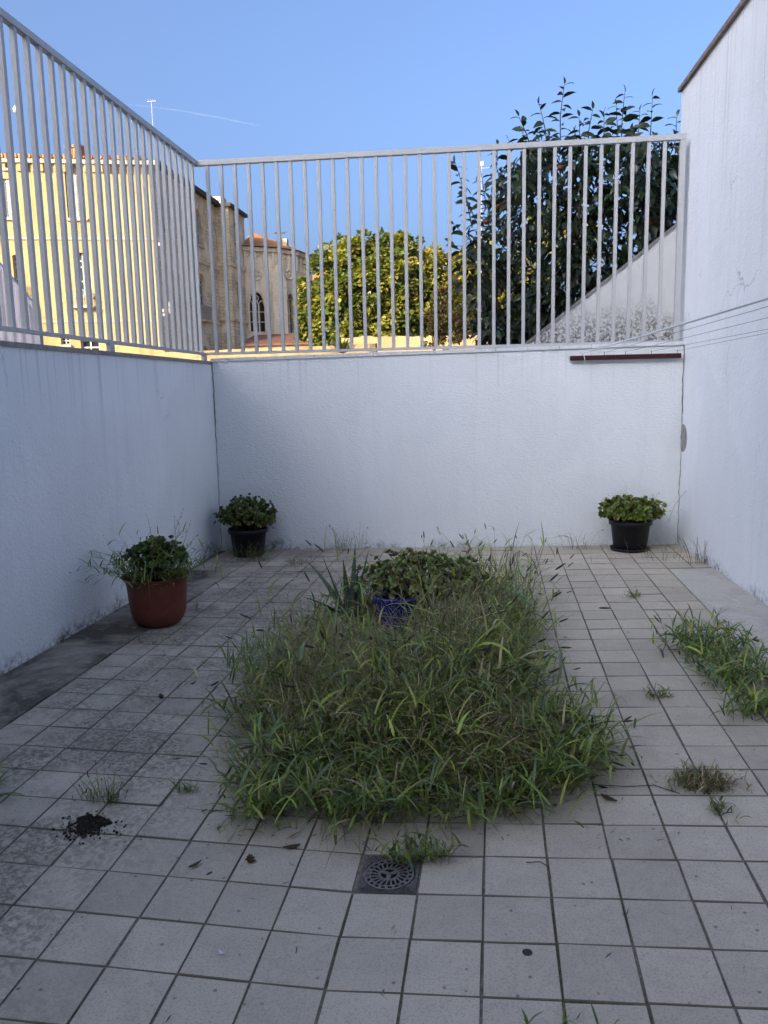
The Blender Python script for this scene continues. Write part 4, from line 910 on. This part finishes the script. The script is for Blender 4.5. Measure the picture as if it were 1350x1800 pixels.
class Facade:
    "vertical wall plane through A along direction d (left to right seen from outside)"
    def __init__(s, A, B): s.A = np.array((A[0], A[1], 0.)); v = np.array((B[0]-A[0], B[1]-A[1], 0.)); s.L = np.linalg.norm(v); s.d = v/s.L; s.n = np.array((s.d[1], -s.d[0], 0.))
    def uz(s, px, py): P = onplane(px, py, s.A, s.n); return ((P-s.A)@s.d, P[2])
    def w(s, u, z, o=0.): return tuple(s.A+s.d*u+s.n*o+np.array((0, 0, z)))
    def rect(s, x0, y0, x1, y1): a = s.uz((x0+x1)/2-(x1-x0)/2, (y0+y1)/2); b = s.uz(x1, (y0+y1)/2); c = s.uz((x0+x1)/2, y0); d = s.uz((x0+x1)/2, y1); return [(a[0], d[1]), (b[0], d[1]), (b[0], c[1]), (a[0], c[1])]
    def wall(s, outer, holes, mat, depth=.3):
        loops = [outer]+holes; flat = [p for l in loops for p in l]
        tri = tessellate_polygon([[Vector((p[0], p[1], 0)) for p in l] for l in loops]); V = [s.w(*p) for p in flat]; F = []
        for f in tri:
            a, b, c = (np.array(V[i]) for i in f); F.append(tuple(f) if np.cross(b-a, c-a)@s.n > 0 else tuple(f)[::-1])
        o = len(outer)
        for h in holes:
            k = len(h); b0 = len(V); V += [s.w(u, z, -depth) for u, z in h]
            for i in range(k): F.append((o+i, o+(i+1) % k, b0+(i+1) % k, b0+i))
            o += k
        return mesh('wall', V, F, mat)
    def slab(s, u0, u1, z0, z1, o0, o1, mat, name='trim'):
        V = [s.w(u, z, o) for o in (o0, o1) for u, z in ((u0, z0), (u1, z0), (u1, z1), (u0, z1))]
        return mesh(name, V, [(3, 2, 1, 0), (4, 5, 6, 7), (0, 1, 5, 4), (1, 2, 6, 5), (2, 3, 7, 6), (3, 0, 4, 7)], mat)
def sub(name, me, parent, root):
    o = obj(name, me, parent); o.location = tuple(-np.array(root.location)) if parent is root else (0, 0, 0); return o
def window(F_, root, h, style, depth=.3):
    u0 = min(p[0] for p in h); u1 = max(p[0] for p in h); z0 = min(p[1] for p in h); z1 = max(p[1] for p in h); w_ = u1-u0
    V = [F_.w(u, z, -depth+.01) for u, z in h]; wd = sub('window', mesh('window', V, [tuple(range(len(h)))], M['glass']), root, root)
    if style == 'shutter':
        for a, b in ((u0+.03, u0+w_/2-.01), (u0+w_/2+.01, u1-.03)):
            V = []; Fc = []; m = MB(); k = max(5, int((z1-z0)/.17))
            for i in range(k):
                zz = z0+.04+(z1-z0-.08)*i/k; m.add([F_.w(a, zz, -.10), F_.w(b, zz, -.10), F_.w(b, zz+(z1-z0)/k*.96, -.16), F_.w(a, zz+(z1-z0)/k*.96, -.16)], [(0, 1, 2, 3)])
            for ua in (a, b-.07): m.add(*[(lambda me_: ([tuple(v.co) for v in me_.vertices], [tuple(p.vertices) for p in me_.polygons]))(F_.slab(ua, ua+.07, z0+.02, z1-.02, -.2, -.09, None))][0])
            sub('shutter', m.me('shutter', M['shutter']), wd, root)
    else:
        m = MB()
        def sl(a, b, c, d): 
            me_ = F_.slab(a, b, c, d, -depth+.03, -depth+.10, None); m.add([tuple(v.co) for v in me_.vertices], [tuple(p.vertices) for p in me_.polygons])
        f_ = .08*max(.8, w_)
        sl(u0, u0+f_, z0, z1); sl(u1-f_, u1, z0, z1); sl(u0+w_/2-f_/2, u0+w_/2+f_/2, z0, z1)
        for k in (0, .33, .66): zz = z0+(z1-z0)*k; sl(u0, u1, zz, zz+f_)
        sl(u0, u1, z1-f_ if len(h) < 5 else z0+(z1-z0)*.8, z1 if len(h) < 5 else z0+(z1-z0)*.8+f_)
        sub('frame', m.me('frame', M['shutter']), wd, root)
    sub('sill', F_.slab(u0-.1, u1+.1, z0-.14, z0-.002, -.05, .14, M['trim'], 'sill'), wd, root)
    return wd
def arch(r, k=.18, n=6):
    (u0, z0), (u1, _), (_, z1), _ = r; h = (u1-u0)*k; return [(u0, z0), (u1, z0)]+[(u1-(u1-u0)*i/n, z1-h+h*math.sin(math.pi*i/n)) for i in range(n+1)]
def balcony(F_, root, u0, u1, z0, z1):
    sub('balcony_slab', F_.slab(u0, u1, z0-.15, z0, .003, .45, M['trim'], 'balcony_slab'), root, root); m = MB()
    k = int((u1-u0)/.13)
    for i in range(k+1): u = u0+.03+(u1-u0-.06)*i/k; m.bar(F_.w(u, z0, .4), F_.w(u, z1, .4), .03, .03, (1, 0, 0))
    m.bar(F_.w(u0, z1, .4), F_.w(u1, z1, .4), .05, .05); m.bar(F_.w(u0, z0+(z1-z0)*.5, .4), F_.w(u1, z0+(z1-z0)*.5, .4), .03, .03)
    sub('balcony_railing', m.me('balcony_railing', M['rail']), root, root)
# ---- large ochre house on the left
KY = 45.; KC = onY(268, 274, KY); fd = np.array((-.962, -.272)); KA = KC[:2]+fd*30
ZT = float(KC[2]); SYE = 55.6
yb = empty('old_mansion', (KC[0], KC[1], -.16), 'large sunlit ochre three storey mansion behind the left fence', 'building')
F1 = Facade(KA, KC[:2]); hl = []; sty = []
for r, s_, ar in (((7, 314, 24, 383), 'shutter', 0), ((24, 447, 39, 512), 'glass', 1), ((116, 292, 148, 384), 'shutter', 0), ((131, 444, 160, 520), 'glass', 1), ((107, 587, 122, 606), 'glass', 0), ((143, 597, 176, 640), 'glass', 0), ((9, 292, 17, 296), 'vent', 0), ((-80, 314, -55, 383), 'shutter', 0), ((-80, 447, -55, 512), 'glass', 1)):
    q = F1.rect(*r); hl.append(arch(q) if ar else q); sty.append(s_)
sub('wall', F1.wall([(0, -.1), (F1.L, -.1), (F1.L, ZT-.55), (0, ZT-.55)], hl, M['ochre']), yb, yb)
for h, s_ in zip(hl, sty): window(F1, yb, h, 'shutter' if s_ == 'shutter' else 'glass')
sub('cornice', F1.slab(0, F1.L+.25, ZT-.549, ZT-.30, -.2, .22, M['trim'], 'cornice'), yb, yb)
m = MB()
for i in range(int(F1.L/.42)):
    me_ = F1.slab(i*.42, i*.42+.2, ZT-1.0, ZT-.552, .003, .12, None); m.add([tuple(v.co) for v in me_.vertices], [tuple(p.vertices) for p in me_.polygons])
sub('cornice_brackets', m.me('cornice_brackets', M['ochre']), yb, yb)['kind'] = 'stuff'
m = MB()
for i in range(int(F1.L/.25)): m.tube([F1.w(i*.25, ZT-.2, .3), F1.w(i*.25, ZT-.02, -.8)], .12, 6)
sub('roof_edge_tiles', m.me('roof_edge_tiles', M['clay']), yb, yb)['kind'] = 'stuff'
zs = F1.uz(150, 419.5)[1]; sub('string_course', F1.slab(0, F1.L+.06, zs-.07, zs+.07, .002, .08, M['trim'], 'string_course'), yb, yb)
zs2 = F1.uz(180, 565)[1]; sub('string_course', F1.slab(0, F1.L+.06, zs2-.05, zs2+.05, .002, .06, M['trim'], 'string_course'), yb, yb)
q = F1.rect(126, 511, 166, 538); balcony(F1, yb, q[0][0], q[1][0], q[0][1], q[2][1])
q = F1.rect(20, 500, 45, 528); balcony(F1, yb, q[0][0], q[1][0], q[0][1], q[2][1])
F2 = Facade(KC[:2], (KC[0], SYE)); hl = []
for r in ((283, 342, 289, 402), (285, 468, 291, 530), (311, 354, 319, 414), (316, 474, 324, 534), (343, 369, 354, 430), (350, 482, 361, 538), (357, 608, 366, 620)):
    hl.append(arch(F2.rect(*r), .3))
sub('wall', F2.wall([(0, -.1), (F2.L, -.1), (F2.L, ZT-.55), (0, ZT-.55)], hl, M['stone']), yb, yb)
for h in hl: window(F2, yb, h, 'glass')
for i, r in enumerate(((284, 530, 292, 552), (315, 534, 325, 556), (349, 539, 362, 562))):
    q = F2.rect(*r); balcony(F2, yb, q[0][0], q[1][0], q[0][1], q[2][1])
sub('cornice', F2.slab(.25, F2.L, ZT-.548, ZT-.25, -.2, .35, M['darkwood'], 'cornice'), yb, yb)
for py, px in ((458, 345), (560, 345)):
    zz = F2.uz(px, py)[1]; sub('string_course', F2.slab(0, F2.L, zz-.09, zz+.09, .002, .1, M['stone'], 'string_course'), yb, yb)
m = MB(); m.tube([F2.w(F2.uz(331, 350)[0], 0, .1), F2.w(F2.uz(331, 350)[0], ZT-.6, .1)], .07, 8); sub('downpipe', m.me('downpipe', M['darkwood']), yb, yb)
# roof body
c0 = np.array(F1.w(0, ZT-.28, .15)); c1 = np.array((KC[0]+.3, KC[1]-.1, ZT-.28)); c2 = np.array((KC[0]+.3, SYE, ZT-.28)); c3 = np.array((c0[0], SYE, ZT-.28)); rg = [np.array((KC[0]-5, 50.5, ZT+.25)), np.array((c0[0], 48, ZT+.25))]
sub('roof', mesh('roof', [c0, c1, c2, c3, rg[0], rg[1]], [(0, 1, 4, 5), (1, 2, 4), (2, 3, 5, 4), (3, 0, 5)], M['clay']), yb, yb)
V = [F1.w(0, -.1), F1.w(0, ZT-.5), (KC[0], SYE, -.1), (KC[0], SYE, ZT-.5), (c0[0], SYE, -.1), (c0[0], SYE, ZT-.5)]
sub('rear_wall', mesh('rear_wall', V, [(2, 4, 5, 3), (4, 0, 1, 5)], M['ochre']), yb, yb)
P = onY(136, 268, 47.5); m = MB(); m.box(P[0]-.45, P[0]+.45, 47, 48, ZT-.5, P[2]+.15); m.box(P[0]-.55, P[0]+.55, 46.9, 48.1, P[2]+.151, P[2]+.3); sub('chimney', m.me('chimney', M['clay']), yb, yb)
def mast(name, label, px, py0, py1, Y, head):
    a, b = onY(px, py1, Y), onY(px, py0, Y); a[0] = b[0]; e = empty(name, tuple(a), label, 'mast'); m = MB(); m.tube([(0, 0, -.3), (0, 0, b[2]-a[2])], .014, 6); obj('pole', m.me('pole', M['fence']), e)
    m = MB(); h = b[2]-a[2]
    if head == 'antenna':
        m.bar((-.3, 0, h), (.3, 0, h), .025, .025)
        for k in range(5): m.bar((-.3+.15*k, -.2, h+.03), (-.3+.15*k, .2, h+.03), .018, .018)
        obj('antenna_arms', m.me('antenna_arms', M['fence']), e)
    else:
        m.lathe([(0, -.1), (.2, -.05), (.24, .15), (.12, .35), (0, .38)], (0, 0, h), 12); obj('lamp_head', m.me('lamp_head', M['fence'], True), e)
mast('roof_antenna', 'thin white antenna mast rising above the left fence rail', 266, 178, 275, 47.5, 'antenna')
mast('lamp_mast', 'white pole with a round head above the mansion roof', 30, 196, 272, 46.5, 'lamp')
# ---- stone stair tower
TA = onY(372, 365, SYE); TB = onY(401, 365, SYE); ZW = float(TA[2]); TYE = 59.3
tw = empty('stone_tower', (TA[0], SYE, -.16), 'weathered stone stair tower in shade at the right of the mansion', 'building')
F3 = Facade((TA[0]-1.6, SYE+.004), (TB[0], SYE+.004)); F4 = Facade((TB[0], SYE+.004), (TB[0], TYE)); F3.n = F3.n
sub('wall', F3.wall([(0, -.1), (F3.L, -.1), (F3.L, ZW), (0, ZW)], [], M['stone']), tw, tw)
h4 = [F4.rect(411, 395, 416, 425), F4.rect(417, 497, 422, 537)]
sub('wall', F4.wall([(0, -.1), (F4.L, -.1), (F4.L, ZW), (0, ZW)], h4, M['stone']), tw, tw)
for h in h4: window(F4, tw, h, 'glass')
for py in (465, 562):
    zz = F3.uz(390, py)[1]; sub('string_course', F3.slab(0, F3.L+.12, zz-.1, zz+.12, .002, .12, M['stone'], 'string_course'), tw, tw); sub('string_course', F4.slab(0, F4.L, zz-.1, zz+.12, .002, .12, M['stone'], 'string_course'), tw, tw)
m = MB(); m.box(TA[0]-1.6, TB[0]+.25, SYE-.2, TYE+.2, ZW+.002, ZW+.25); sub('cornice', m.me('cornice', M['darkwood']), tw, tw)
sub('rear_wall', mesh('rear_wall', [(TB[0], TYE, -.1), (TA[0]-1.6, TYE, -.1), (TA[0]-1.6, TYE, ZW), (TB[0], TYE, ZW)], [(0, 1, 2, 3)], M['stone']), tw, tw)
m = MB(); P = onY(392, 355, SYE+1.5); m.box(P[0]-.9, P[0]+.1, SYE+1, SYE+2, ZW, P[2]+.3); sub('chimney', m.me('chimney', M['stone']), tw, tw)
# ---- gothic chapel apse
CY = 58.8; ZE = float(onY(429, 434, CY)[2])
def atz(px, py, z): d = ray(px, py); return CAM+(z-CAM[2])/d[2]*d
CPX = [atz(px, py, ZE) for px, py in ((427, 434), (481, 437), (519, 442.5), (545, 453))]
CPX = [p[:2] for p in CPX]
ch = empty('gothic_chapel', (CPX[1][0], CPX[1][1], -.16), 'pale stone chapel apse with pointed windows and an orange tile roof', 'building')
def pointed(r, n=7):
    (u0, z0), (u1, _), (_, z1), _ = r; w_ = u1-u0; zs_ = z1-w_*.9; L = [(u0, z0), (u1, z0)]
    for i in range(n+1): t_ = i/n; L.append((u1-w_/2*(1-math.cos(t_*math.pi/2)), zs_+(z1-zs_)*math.sin(t_*math.pi/2)))
    for i in range(1, n+1): t_ = 1-i/n; L.append((u0+w_/2*(1-math.cos(t_*math.pi/2)), zs_+(z1-zs_)*math.sin(t_*math.pi/2)))
    return L
facets = []
for i, rr in enumerate(((437, 512, 467, 583), (503, 515, 517, 585), None)):
    Fc = Facade(CPX[i], CPX[i+1]); facets.append(Fc)
    hs = [pointed(Fc.rect(*rr))] if rr else []
    sub('wall', Fc.wall([(0, -.1), (Fc.L, -.1), (Fc.L, ZE), (0, ZE)], hs, M['palestone'], .45), ch, ch)
    for h in hs:
        wd = sub('window', mesh('window', [Fc.w(u, z, -.40) for u, z in h], [tuple(range(len(h)))], M['glass']), ch, ch)
        u0, u1 = h[0][0], h[1][0]; z0 = h[0][1]; z1 = max(p[1] for p in h); m = MB(); w_ = u1-u0
        for k in (1, 2): m.bar(Fc.w(u0+w_*k/3, z0, -.3), Fc.w(u0+w_*k/3, z1-w_*.75, -.3), .11, .11, (1, 0, 0))
        for zz in (.25, .5): m.bar(Fc.w(u0, z0+(z1-z0)*zz, -.3), Fc.w(u1, z0+(z1-z0)*zz, -.3), .06, .06)
        for k in range(3):
            cx = u0+w_*(k+.5)/3; zc = z1-w_*.75; m.tube([Fc.w(cx-w_/6, zc, -.3), Fc.w(cx-w_/10, zc+w_*.18, -.3), Fc.w(cx, zc+w_*.27, -.3), Fc.w(cx+w_/10, zc+w_*.18, -.3), Fc.w(cx+w_/6, zc, -.3)], .05, 5)
        m.tube([Fc.w(u0+w_/2+w_*.16*math.cos(a_), z1-w_*.36+w_*.16*math.sin(a_), -.3) for a_ in np.linspace(0, 6.283, 13)], .045, 5)
        sub('tracery', m.me('tracery', M['palestone']), wd, ch)
        m = MB(); m.tube([Fc.w(u, z, .05) for u, z in h[1:]+h[:1]], .11, 6); sub('hood_mould', m.me('hood_mould', M['palestone']), wd, ch)
        mu = (u0+u1)/2; mz = Fc.uz((rr[0]+rr[2])/2, 483)[1]; m = MB(); rad = Fc.L*.16
        m.tube([Fc.w(mu+rad*math.cos(a_), mz+rad*math.sin(a_), .04) for a_ in np.linspace(0, 6.283, 21)], .10, 6)
        for k in range(6): a_ = k*1.047; m.tube([Fc.w(mu, mz, .04), Fc.w(mu+rad*math.cos(a_), mz+rad*math.sin(a_), .04)], .05, 5)
        sub('medallion', m.me('medallion', M['palestone']), ch, ch)
    m = MB(); k = max(3, int(Fc.L/.75))
    for j in range(k+1):
        u = .1+(Fc.L-.2)*j/k; me_ = Fc.slab(u-.1, u+.1, ZE-1.5, ZE-.3, .003, .14, None); m.add([tuple(v.co) for v in me_.vertices], [tuple(p.vertices) for p in me_.polygons])
        if j < k: u2 = u+(Fc.L-.2)/k; uc = (u+u2)/2; m.tube([Fc.w(u+.1, ZE-.75, .07), Fc.w(uc-.08, ZE-.52, .07), Fc.w(uc+.08, ZE-.52, .07), Fc.w(u2-.1, ZE-.75, .07)], .07, 5)
    sub('arcaded_frieze', m.me('arcaded_frieze', M['palestone']), ch, ch)
    sub('cornice', Fc.slab(-.1, Fc.L+.1, ZE-.298, ZE, -.1, .26+.004*i, M['trim'], 'cornice'), ch, ch)
# buttress with gable
b0 = np.array((*CPX[1], 0)); bn = facets[0].n+facets[1].n; bn /= np.linalg.norm(bn); bs = np.array((-bn[1], bn[0], 0))
m = MB(); V = [b0+bs*s_*.62+bn*o_+np.array((0, 0, z_)) for z_ in (-.1, ZE-2.6) for s_, o_ in ((-1, -.4), (1, -.4), (1, .75), (-1, .75))]+[b0+bn*-.4+np.array((0, 0, ZE-1.3)), b0+bn*.75+np.array((0, 0, ZE-1.3))]
m.add(V, [(0, 1, 2, 3), (0, 4, 5, 1), (1, 5, 6, 2), (2, 6, 7, 3), (3, 7, 4, 0), (4, 8, 5), (6, 9, 7), (5, 8, 9, 6), (7, 9, 8, 4)]); sub('buttress', m.me('buttress', M['palestone']), ch, ch)
apex = np.array((CPX[0][0]-.9, CPX[1][1]+4.5)); za = float(onY(425, 409, apex[1])[2])
ev = [np.array((*(np.array(p)+(np.array(p)-apex)/np.linalg.norm(np.array(p)-apex)*.45), ZE+.06)) for p in [(CPX[0][0]-.6, CPX[0][1]+.8)]+CPX]
back = [np.array((CPX[3][0]-1, CPX[3][1]+5, ZE+.06)), np.array((CPX[0][0]-1.5, CPX[0][1]+8, ZE+.06))]
loop = ev+back; V = loop+[np.array((*apex, za))]
sub('roof', mesh('roof', V, [(i, (i+1) % len(loop), len(loop)) for i in range(len(loop))], M['clay']), ch, ch)
sub('rear_wall', mesh('rear_wall', [(*CPX[3], -.1), (back[0][0], back[0][1], -.1), (back[1][0], back[1][1], -.1), (*CPX[3], ZE), (back[0][0], back[0][1], ZE), (back[1][0], back[1][1], ZE)], [(0, 1, 4, 3), (1, 2, 5, 4)], M['palestone']), ch, ch)
P = onY(500, 432, CPX[1][1]+2.0); m = MB(); m.box(P[0]-.28, P[0]+.28, P[1]-.3, P[1]+.3, P[2]-1.3, P[2]+.5); sub('chimney', m.me('chimney', M['trim']), ch, ch)
P = onY(493, 410, CPX[1][1]+1.6); e = empty('weather_vane', tuple(P), 'small dark weather vane on a rod above the chapel roof', 'weather vane')
m = MB(); m.tube([(0, 0, -1.9), (0, 0, .2)], .04, 6); obj('rod', m.me('rod', M['darkwood']), e)
m = MB(); m.add([(-.55, 0, -.02), (-.35, 0, .14), (0, 0, .04), (.55, 0, .10), (.3, 0, -.05), (0, 0, -.04)], [(0, 1, 2, 5), (2, 3, 4, 5)]); o = obj('vane', m.me('vane', M['darkwood']), e); o.modifiers.new('t', 'SOLIDIFY').thickness = .04
# ---- low annex in front of the chapel
a_ = onY(436, 586, 53); b_ = onY(560, 586, 53); zr_ = float(a_[2])
an = empty('low_annex', (a_[0], 53, -.16), 'low outbuilding with a dark brown roof below the chapel windows', 'building')
x0, x1 = a_[0], b_[0]; zr2 = float(onY(480, 604, 50.5)[2])
m = MB(); m.box(x0+.2, x1-.2, 50.8, 54.5, -.1, zr2-.12); sub('wall', m.me('wall', M['gardenwall']), an, an)
m = MB(); m.add([(x0, 50.5, zr2), (x1, 50.5, zr2), (x1, 54.6, zr_), (x0, 54.6, zr_), (x0, 50.5, zr2-.1), (x1, 50.5, zr2-.1), (x1, 54.6, zr_-.1), (x0, 54.6, zr_-.1)], [(0, 1, 2, 3), (7, 6, 5, 4), (0, 4, 5, 1), (1, 5, 6, 2), (2, 6, 7, 3), (3, 7, 4, 0)]); sub('roof', m.me('roof', M['brownroof']), an, an)
# distant orange roof behind the tree
a_ = onY(553, 470, 72); e = empty('distant_house', (a_[0]+2, 72, -.16), 'far house with an orange tile roof between chapel and tree', 'building')
m = MB(); m.box(a_[0]-1, a_[0]+7, 72, 78, -.1, a_[2]-1.2); sub('wall', m.me('wall', M['trim']), e, e)
m = MB(); V = [(a_[0]-1.3, 71.6, a_[2]-1.25), (a_[0]+7.3, 71.6, a_[2]-1.25), (a_[0]+7.3, 78.4, a_[2]-1.25), (a_[0]-1.3, 78.4, a_[2]-1.25), (a_[0]+1.2, 75, a_[2]+.5), (a_[0]+5, 75, a_[2]+.5)]; m.add(V, [(0, 1, 5, 4), (1, 2, 5), (2, 3, 4, 5), (3, 0, 4), (3, 2, 1, 0)]); sub('roof', m.me('roof', M['clay']), e, e)
# garden walls
def gwall(label, px0, px1, pyt0, pyt1, Y, rough):
    e = empty('garden_wall', (float(onY((px0+px1)/2, 600, Y)[0]), Y, -.16), label, 'wall'); n = 24; V = []; F = []
    for k in range(n+1):
        x = px0+(px1-px0)*k/n; P = onY(x, pyt0+(pyt1-pyt0)*k/n+random.uniform(-rough, rough), Y); V += [(P[0], Y, -.15), (P[0], Y, P[2]), (P[0], Y+.35, P[2]+.02), (P[0], Y+.35, -.15)]
    for k in range(n):
        for j in range(3): a = k*4+j; F.append((a+4, a, a+1, a+5)[::-1] if False else (a, a+4, a+5, a+1))
    F += [(0, 1, 2, 3), (n*4+3, n*4+2, n*4+1, n*4)]
    sub('wall', mesh('wall', V, F, M['gardenwall']), e, e); return e
gwall('sunlit cream garden wall seen just over the left half of the back wall', 270, 660, 620, 604, 21, .6)
gwall('rough beige garden wall under the trees beyond the fence', 600, 900, 593, 588, 25, 2.0)
# corrugated shed at the far left
Ys = 8.; P0 = onY(-120, 400, Ys); P1 = onY(63, 540, Ys); Pm = onY(0, 466, Ys); slope = (Pm[2]-P1[2])/(Pm[0]-P1[0])
sh = empty('corrugated_screen', (P1[0], Ys, -.16), 'lilac grey corrugated screen with a steep sloping top at the far left', 'screen')
V = []; F = []; n = 150; W_ = P1[0]-(P1[0]-5.)
for k in range(n+1):
    x = P1[0]-5*k/n; y = Ys+(.018 if k % 4 in (1, 2) else -.0)
    V += [(x, y, -.1), (x, y, P1[2]+slope*(x-P1[0]))]
for k in range(n): F.append((2*k, 2*k+1, 2*k+3, 2*k+2))
M['sheet'] = plain('lilac_sheet_metal', (.42, .39, .42), .6, .12, 6, .05)
sub('front_sheet', mesh('front_sheet', V, F, M['sheet']), sh, sh)
V = [(P1[0]+.02, Ys-.02, P1[2]-.02), (P1[0]-5, Ys-.02, P1[2]-.02-5*slope)]; m = MB(); m.bar(V[0], V[1], .07, .05); sub('edge_trim', m.me('edge_trim', M['sheet']), sh, sh)
m = MB(); m.box(P1[0]-.02, P1[0]+.04, Ys-.03, Ys+.05, -.1, P1[2]); sub('end_post', m.me('end_post', M['sheet']), sh, sh)
# small antenna behind the persimmon
P = onY(846, 290, 30); e = empty('white_antenna', (P[0], P[1], -.16), 'small white antenna on a pole left of the persimmon top', 'antenna'); h_ = P[2]+.16
m = MB(); m.tube([(0, 0, 0), (0, 0, h_+.05)], .008, 6); obj('pole', m.me('pole', M['fence']), e); m = MB(); m.box(-.03, .08, -.03, .03, h_-.02, h_+.12)
for k in range(4): m.bar((-.15+.12*k, -.1, h_-.12), (-.15+.12*k, .1, h_-.12), .008, .008)
m.bar((-.18, 0, h_-.12), (.32, 0, h_-.12), .01, .01); obj('aerial', m.me('aerial', M['fence']), e)
# ---------------------------------------------------------------- unseen terrace of houses added behind the camera, sized to shade the yard
HY0 = -13.; HZ = 13.2
M['housewall'] = plaster('cream_house_wall', (.62, .58, .50), (.68, .64, .57), (.45, .41, .35), .5)
for i, (x0, x1, lab) in enumerate(((-4.6, 4.4, 'unseen cream town house added behind the viewer to shade the courtyard'), (-16, -4.61, 'unseen left neighbour of the town house, added behind the viewer for shade'), (-30, -16.01, 'unseen second neighbour to the left, added behind the viewer for shade'), (4.41, 12, 'unseen right neighbour of the town house, added behind the viewer for shade'))):
    e = empty('added_town_house', (x0, HY0, -.16), lab, 'building', 'unseen terrace added for shade'); Fh = Facade((x1, HY0), (x0, HY0)); hs = []
    for s_ in range(4):
        for k in range(3): u = (x1-x0)*(k+.5)/3; hs.append([(u-.55, .5+3*s_), (u+.55, .5+3*s_), (u+.55, 2.6+3*s_), (u-.55, 2.6+3*s_)])
    hz_ = HZ-.25*(i % 2)
    sub('wall', Fh.wall([(0, -.1), (Fh.L, -.1), (Fh.L, hz_), (0, hz_)], hs, M['housewall']), e, e)
    for h in hs: window(Fh, e, h, 'glass')
    m = MB(); m.box(x0, x1, HY0-8, HY0-.351, -.1, hz_-.01); sub('core', m.me('core', M['housewall']), e, e)
    m = MB(); V = [(x0, HY0+.25, hz_), (x1, HY0+.25, hz_), (x1, HY0-8.2, hz_), (x0, HY0-8.2, hz_), (x0, HY0-4, hz_+.5), (x1, HY0-4, hz_+.5)]; m.add(V, [(0, 1, 5, 4), (2, 3, 4, 5), (0, 4, 3), (1, 2, 5), (3, 2, 1, 0)]); sub('roof', m.me('roof', M['clay']), e, e)
# ---------------------------------------------------------------- contrail
def far(px, py, d): v = ray(px, py); return CAM+v/np.linalg.norm(v)*d
a_, b_ = far(205, 181, 26000), far(455, 221, 23000); pts = []
for k in range(41):
    t_ = k/40; p_ = a_*(1-t_)+b_*t_; p_ = p_+np.array((0, 0, 60*math.sin(t_*3.14)-4*math.sin(23*t_))); pts.append(p_)
m = MB(); m.tube(pts, [6+17*math.sin(math.pi*min(1, (k+1)/24)/2)*(1 if k < 34 else (41-k)/7) for k in range(41)], 12)
t = NT('contrail_ice', 1, 0); tr = t.n('BsdfTransparent'); df = t.n('BsdfDiffuse'); df.inputs[0].default_value = (.9, .9, .95, 1); mx = t.n('MixShader'); lw_ = t.n('LayerWeight'); lw_.inputs[0].default_value = .35
nz = t.noise(t.pos((.001, .001, .001)), 3, 4); t.L(t.math('MULTIPLY', t.math('MULTIPLY', t.math('SUBTRACT', 1., lw_.outputs['Facing']), t.ramp(nz, (.3, .4), (.7, 1))), .022), mx.inputs[0])
t.L(tr.outputs[0], mx.inputs[1]); t.L(df.outputs[0], mx.inputs[2]); t.L(mx.outputs[0], t.t.nodes['Material Output'].inputs[0])
obj('contrail', m.me('contrail', t.m, True), label='faint thin white contrail crossing the sky above the left fence', cat='contrail')
